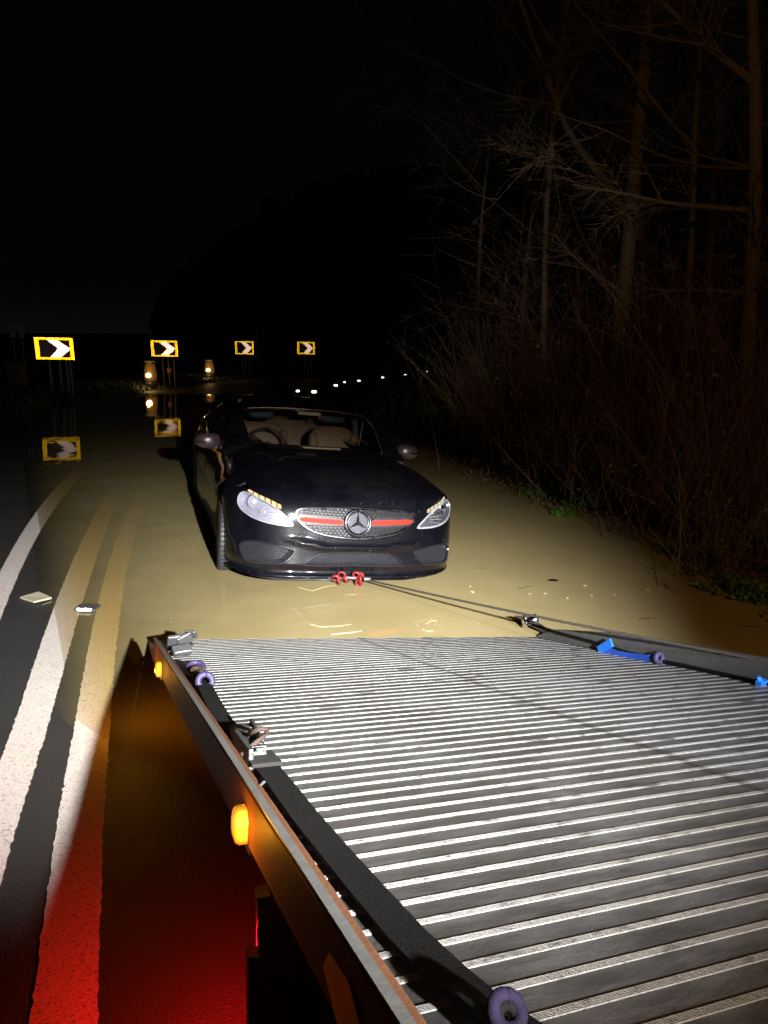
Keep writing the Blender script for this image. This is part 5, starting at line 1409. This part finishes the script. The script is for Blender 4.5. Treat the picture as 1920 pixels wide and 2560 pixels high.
# rough grass on both banks
def grass(name, path, side, n_, seed, hgt, ymin, ymax, wmax):
    r = random.Random(seed); vs = []; fs = []
    for k in range(n_):
        y = ymin+(ymax-ymin)*r.random()**1.4; x = (bank_x(y)+r.random()**1.5*wmax-.1) if side > 0 else (verge_x(y)-r.random()**1.5*wmax+.1); z = float(ground_z(x, y))-.01
        a = r.uniform(0, 2*math.pi); L_ = hgt*r.uniform(.4, 1.2); w = .005*(1+y/12); dx, dy = math.cos(a)*w, math.sin(a)*w; lx, ly = r.gauss(0, .35)*L_, r.gauss(0, .35)*L_; k0 = len(vs)
        vs += [(x-dx, y-dy, z), (x+dx, y+dy, z), (x+lx*.45+dx*.6, y+ly*.45+dy*.6, z+L_*.6), (x+lx*.45-dx*.6, y+ly*.45-dy*.6, z+L_*.6), (x+lx, y+ly, z+L_*.95)]; fs += [(k0, k0+1, k0+2, k0+3), (k0+3, k0+2, k0+4)]
    o = mesh_obj(name, vs, fs, M['grass']); o['kind'] = 'stuff'; return o
grass('bank_grass', None, 1, 9000, 71, .22, 2.5, 24, 2.6)
grass('verge_grass', None, -1, 9000, 72, .16, 10, 46, 3.0)


def bank_litter(n_, seed):
    r = random.Random(seed); vs = []; fs = []
    for k in range(n_):
        y = r.uniform(3.5, 13); x = bank_x(y)+r.uniform(-.25, 1.6); z = max(0.005, float(ground_z(x, y)))+r.uniform(.0, .05)
        leaf(vs, fs, Vector((x, y, z)), r.uniform(.02, .05), r, 1.4)
    o = mesh_obj('fallen_leaves', vs, fs, M['dead_leaf']); o['kind'] = 'stuff'
bank_litter(1500, 77)

# ------------------------------------------------------------------ litter in and beside the water
c = gnd(88, 1488, .03); pa = empty('flattened_carton', (c[0], c[1], float(max(0.0, ground_z(c[0], c[1]))+.004))); tag(pa, 'pale diamond shaped soggy paper lying between two white road lines', 'paper')
q = [(49, 1488), (97, 1476), (129, 1489), (84, 1501)]; P = [gnd(x, y, .03)-c for x, y in q]; vs = [tuple(p+np.array([0, 0, .006*(i % 2)])) for i, p in enumerate(P)] + [tuple(p*.985+np.array([0, 0, .012+.004*(i % 2)])) for i, p in enumerate(P)]
mesh_obj('sheet', vs, [(0, 3, 2, 1), (4, 5, 6, 7)]+[(i, (i+1) % 4, (i+1) % 4+4, i+4) for i in range(4)], M['paper'], pa)
c = gnd(220, 1519, .01); sk = empty('road_stud', tuple(c)); tag(sk, 'flat metal road stud half drowned on the painted lines with a pale glint', 'road stud')
b = MB(); b.box((0, 0, 0), (.13, .11, .018)); b.build('casing', M['stud_body'], sk, bevel=.006); b = MB(); b.box((-.005, -.055, .006), (.085, .008, .010)); b.build('reflector', M['retro_stud'], sk)
def twiglet(px0, py0, px1, py1, label, rad=.004, mat='bark'):
    a = gnd(px0, py0, .006); b_ = gnd(px1, py1, .006); mid = (a+b_)/2+np.array([0, .01, .004]); b = MB(); b.tube([a, mid, b_], [rad, rad*.9, rad*.4], 6); o = b.build('floating_twig', M[mat], None); tag(o, label, 'twig', 'bits of twig floating on the water')
twiglet(1300, 1472, 1350, 1464, 'thin straight dark twig floating left of the dark leaf')
twiglet(424, 1548, 450, 1551, 'short dark twig floating above the left end of the bed', .004)
twiglet(432, 1553, 447, 1545, 'crooked dark twig crossing the short one above the bed end', .003)
twiglet(1600, 1548, 1640, 1546, 'faint twig afloat beyond the grey rail', .004)
twiglet(1850, 1566, 1915, 1569, 'long faint twig afloat near the right edge', .004)
twiglet(1180, 1420, 1216, 1424, 'small dark twig afloat right of the front bumper', .003)
def float_leaf(px, py, s_, label, mat, seed):
    c = gnd(px, py, .006); r = random.Random(seed); vs = [(0, 0, .004)]; n = 9
    for i in range(n):
        t = 2*math.pi*i/n; vs.append((math.cos(t)*s_*r.uniform(.7, 1.15), math.sin(t)*s_*.6*r.uniform(.7, 1.15), r.uniform(0, .006)))
    vs2 = [(x, y, z-.003) for x, y, z in vs]; fs = [(0, i+1, (i+1) % n+1) for i in range(n)]+[(n+1, n+1+(i+1) % n+1, n+2+i) for i in range(n)]+[(i+1, n+2+i, n+2+(i+1) % n, (i+1) % n+1) for i in range(n)]
    o = mesh_obj('floating_leaf', vs+vs2, fs, M[mat]); o.location = tuple(c); tag(o, label, 'leaf', 'leaves floating on the brown water')
float_leaf(1383, 1451, .045, 'dark oval leaf floating alone right of the car', 'black_plastic', 81)
float_leaf(1617, 1547, .025, 'small brown leaf floating beyond the grey rail', 'dead_leaf', 82)
for i, (px, py, s_, lab) in enumerate([(1181, 1480, .012, 'pale speck nearest the front bumper'), (1176, 1466, .010, 'tiny pale speck above the one nearest the bumper'), (1363, 1484, .014, 'pale speck just below the thin straight twig'), (1324, 1485, .010, 'pale speck left of the one below the twig'), (1418, 1495, .011, 'pale speck right of and below the twig'), (1462, 1464, .014, 'pale speck right of the dark oval leaf'), (1478, 1488, .012, 'pale speck, middle of three below the dark leaf'), (1535, 1486, .010, 'faint pale speck third from the dark leaf'), (1619, 1474, .016, 'largest pale speck far right on the water'), (1005, 1382, .011, 'speck of light in front of the lower grille')][:9]):
    float_leaf(px, py, s_, lab, 'foam', 90+i)
# the wet trails of foam stirred up by the cable
def foam(pts, label, rad=.004):
    P = [gnd(x, y, .002) for x, y in pts]; P = [P[0]] + P; b = MB(); b.tube(P, [rad*.4]+[rad]*(len(P)-2)+[rad*.3], 5); o = b.build('foam_line', M['foam_bright'], None); o.scale = (1, 1, 1); tag(o, label, 'foam', 'thin foam lines near the end of the bed')
M['foam_bright'] = simple('wet_foam', (.55, .47, .30), .3, coat=.5)
foam([(732, 1523), (755, 1540), (775, 1560), (800, 1567), (850, 1565), (880, 1560)], 'curved foam line bending right in front of the bed end', .0022)
foam([(828, 1586), (855, 1583), (880, 1581), (905, 1577)], 'short bright foam line at the edge of the bed', .003)
foam([(1052, 1560), (1054, 1572), (1066, 1578), (1084, 1577)], 'small hooked foam ring right of the others', .0025)
foam([(1066, 1558), (1078, 1551), (1092, 1552)], 'broken arc of foam above the small hooked one', .003)
foam([(745, 1468), (780, 1477), (812, 1467), (842, 1462)], 'long thin foam line under the red tow hook', .0016)
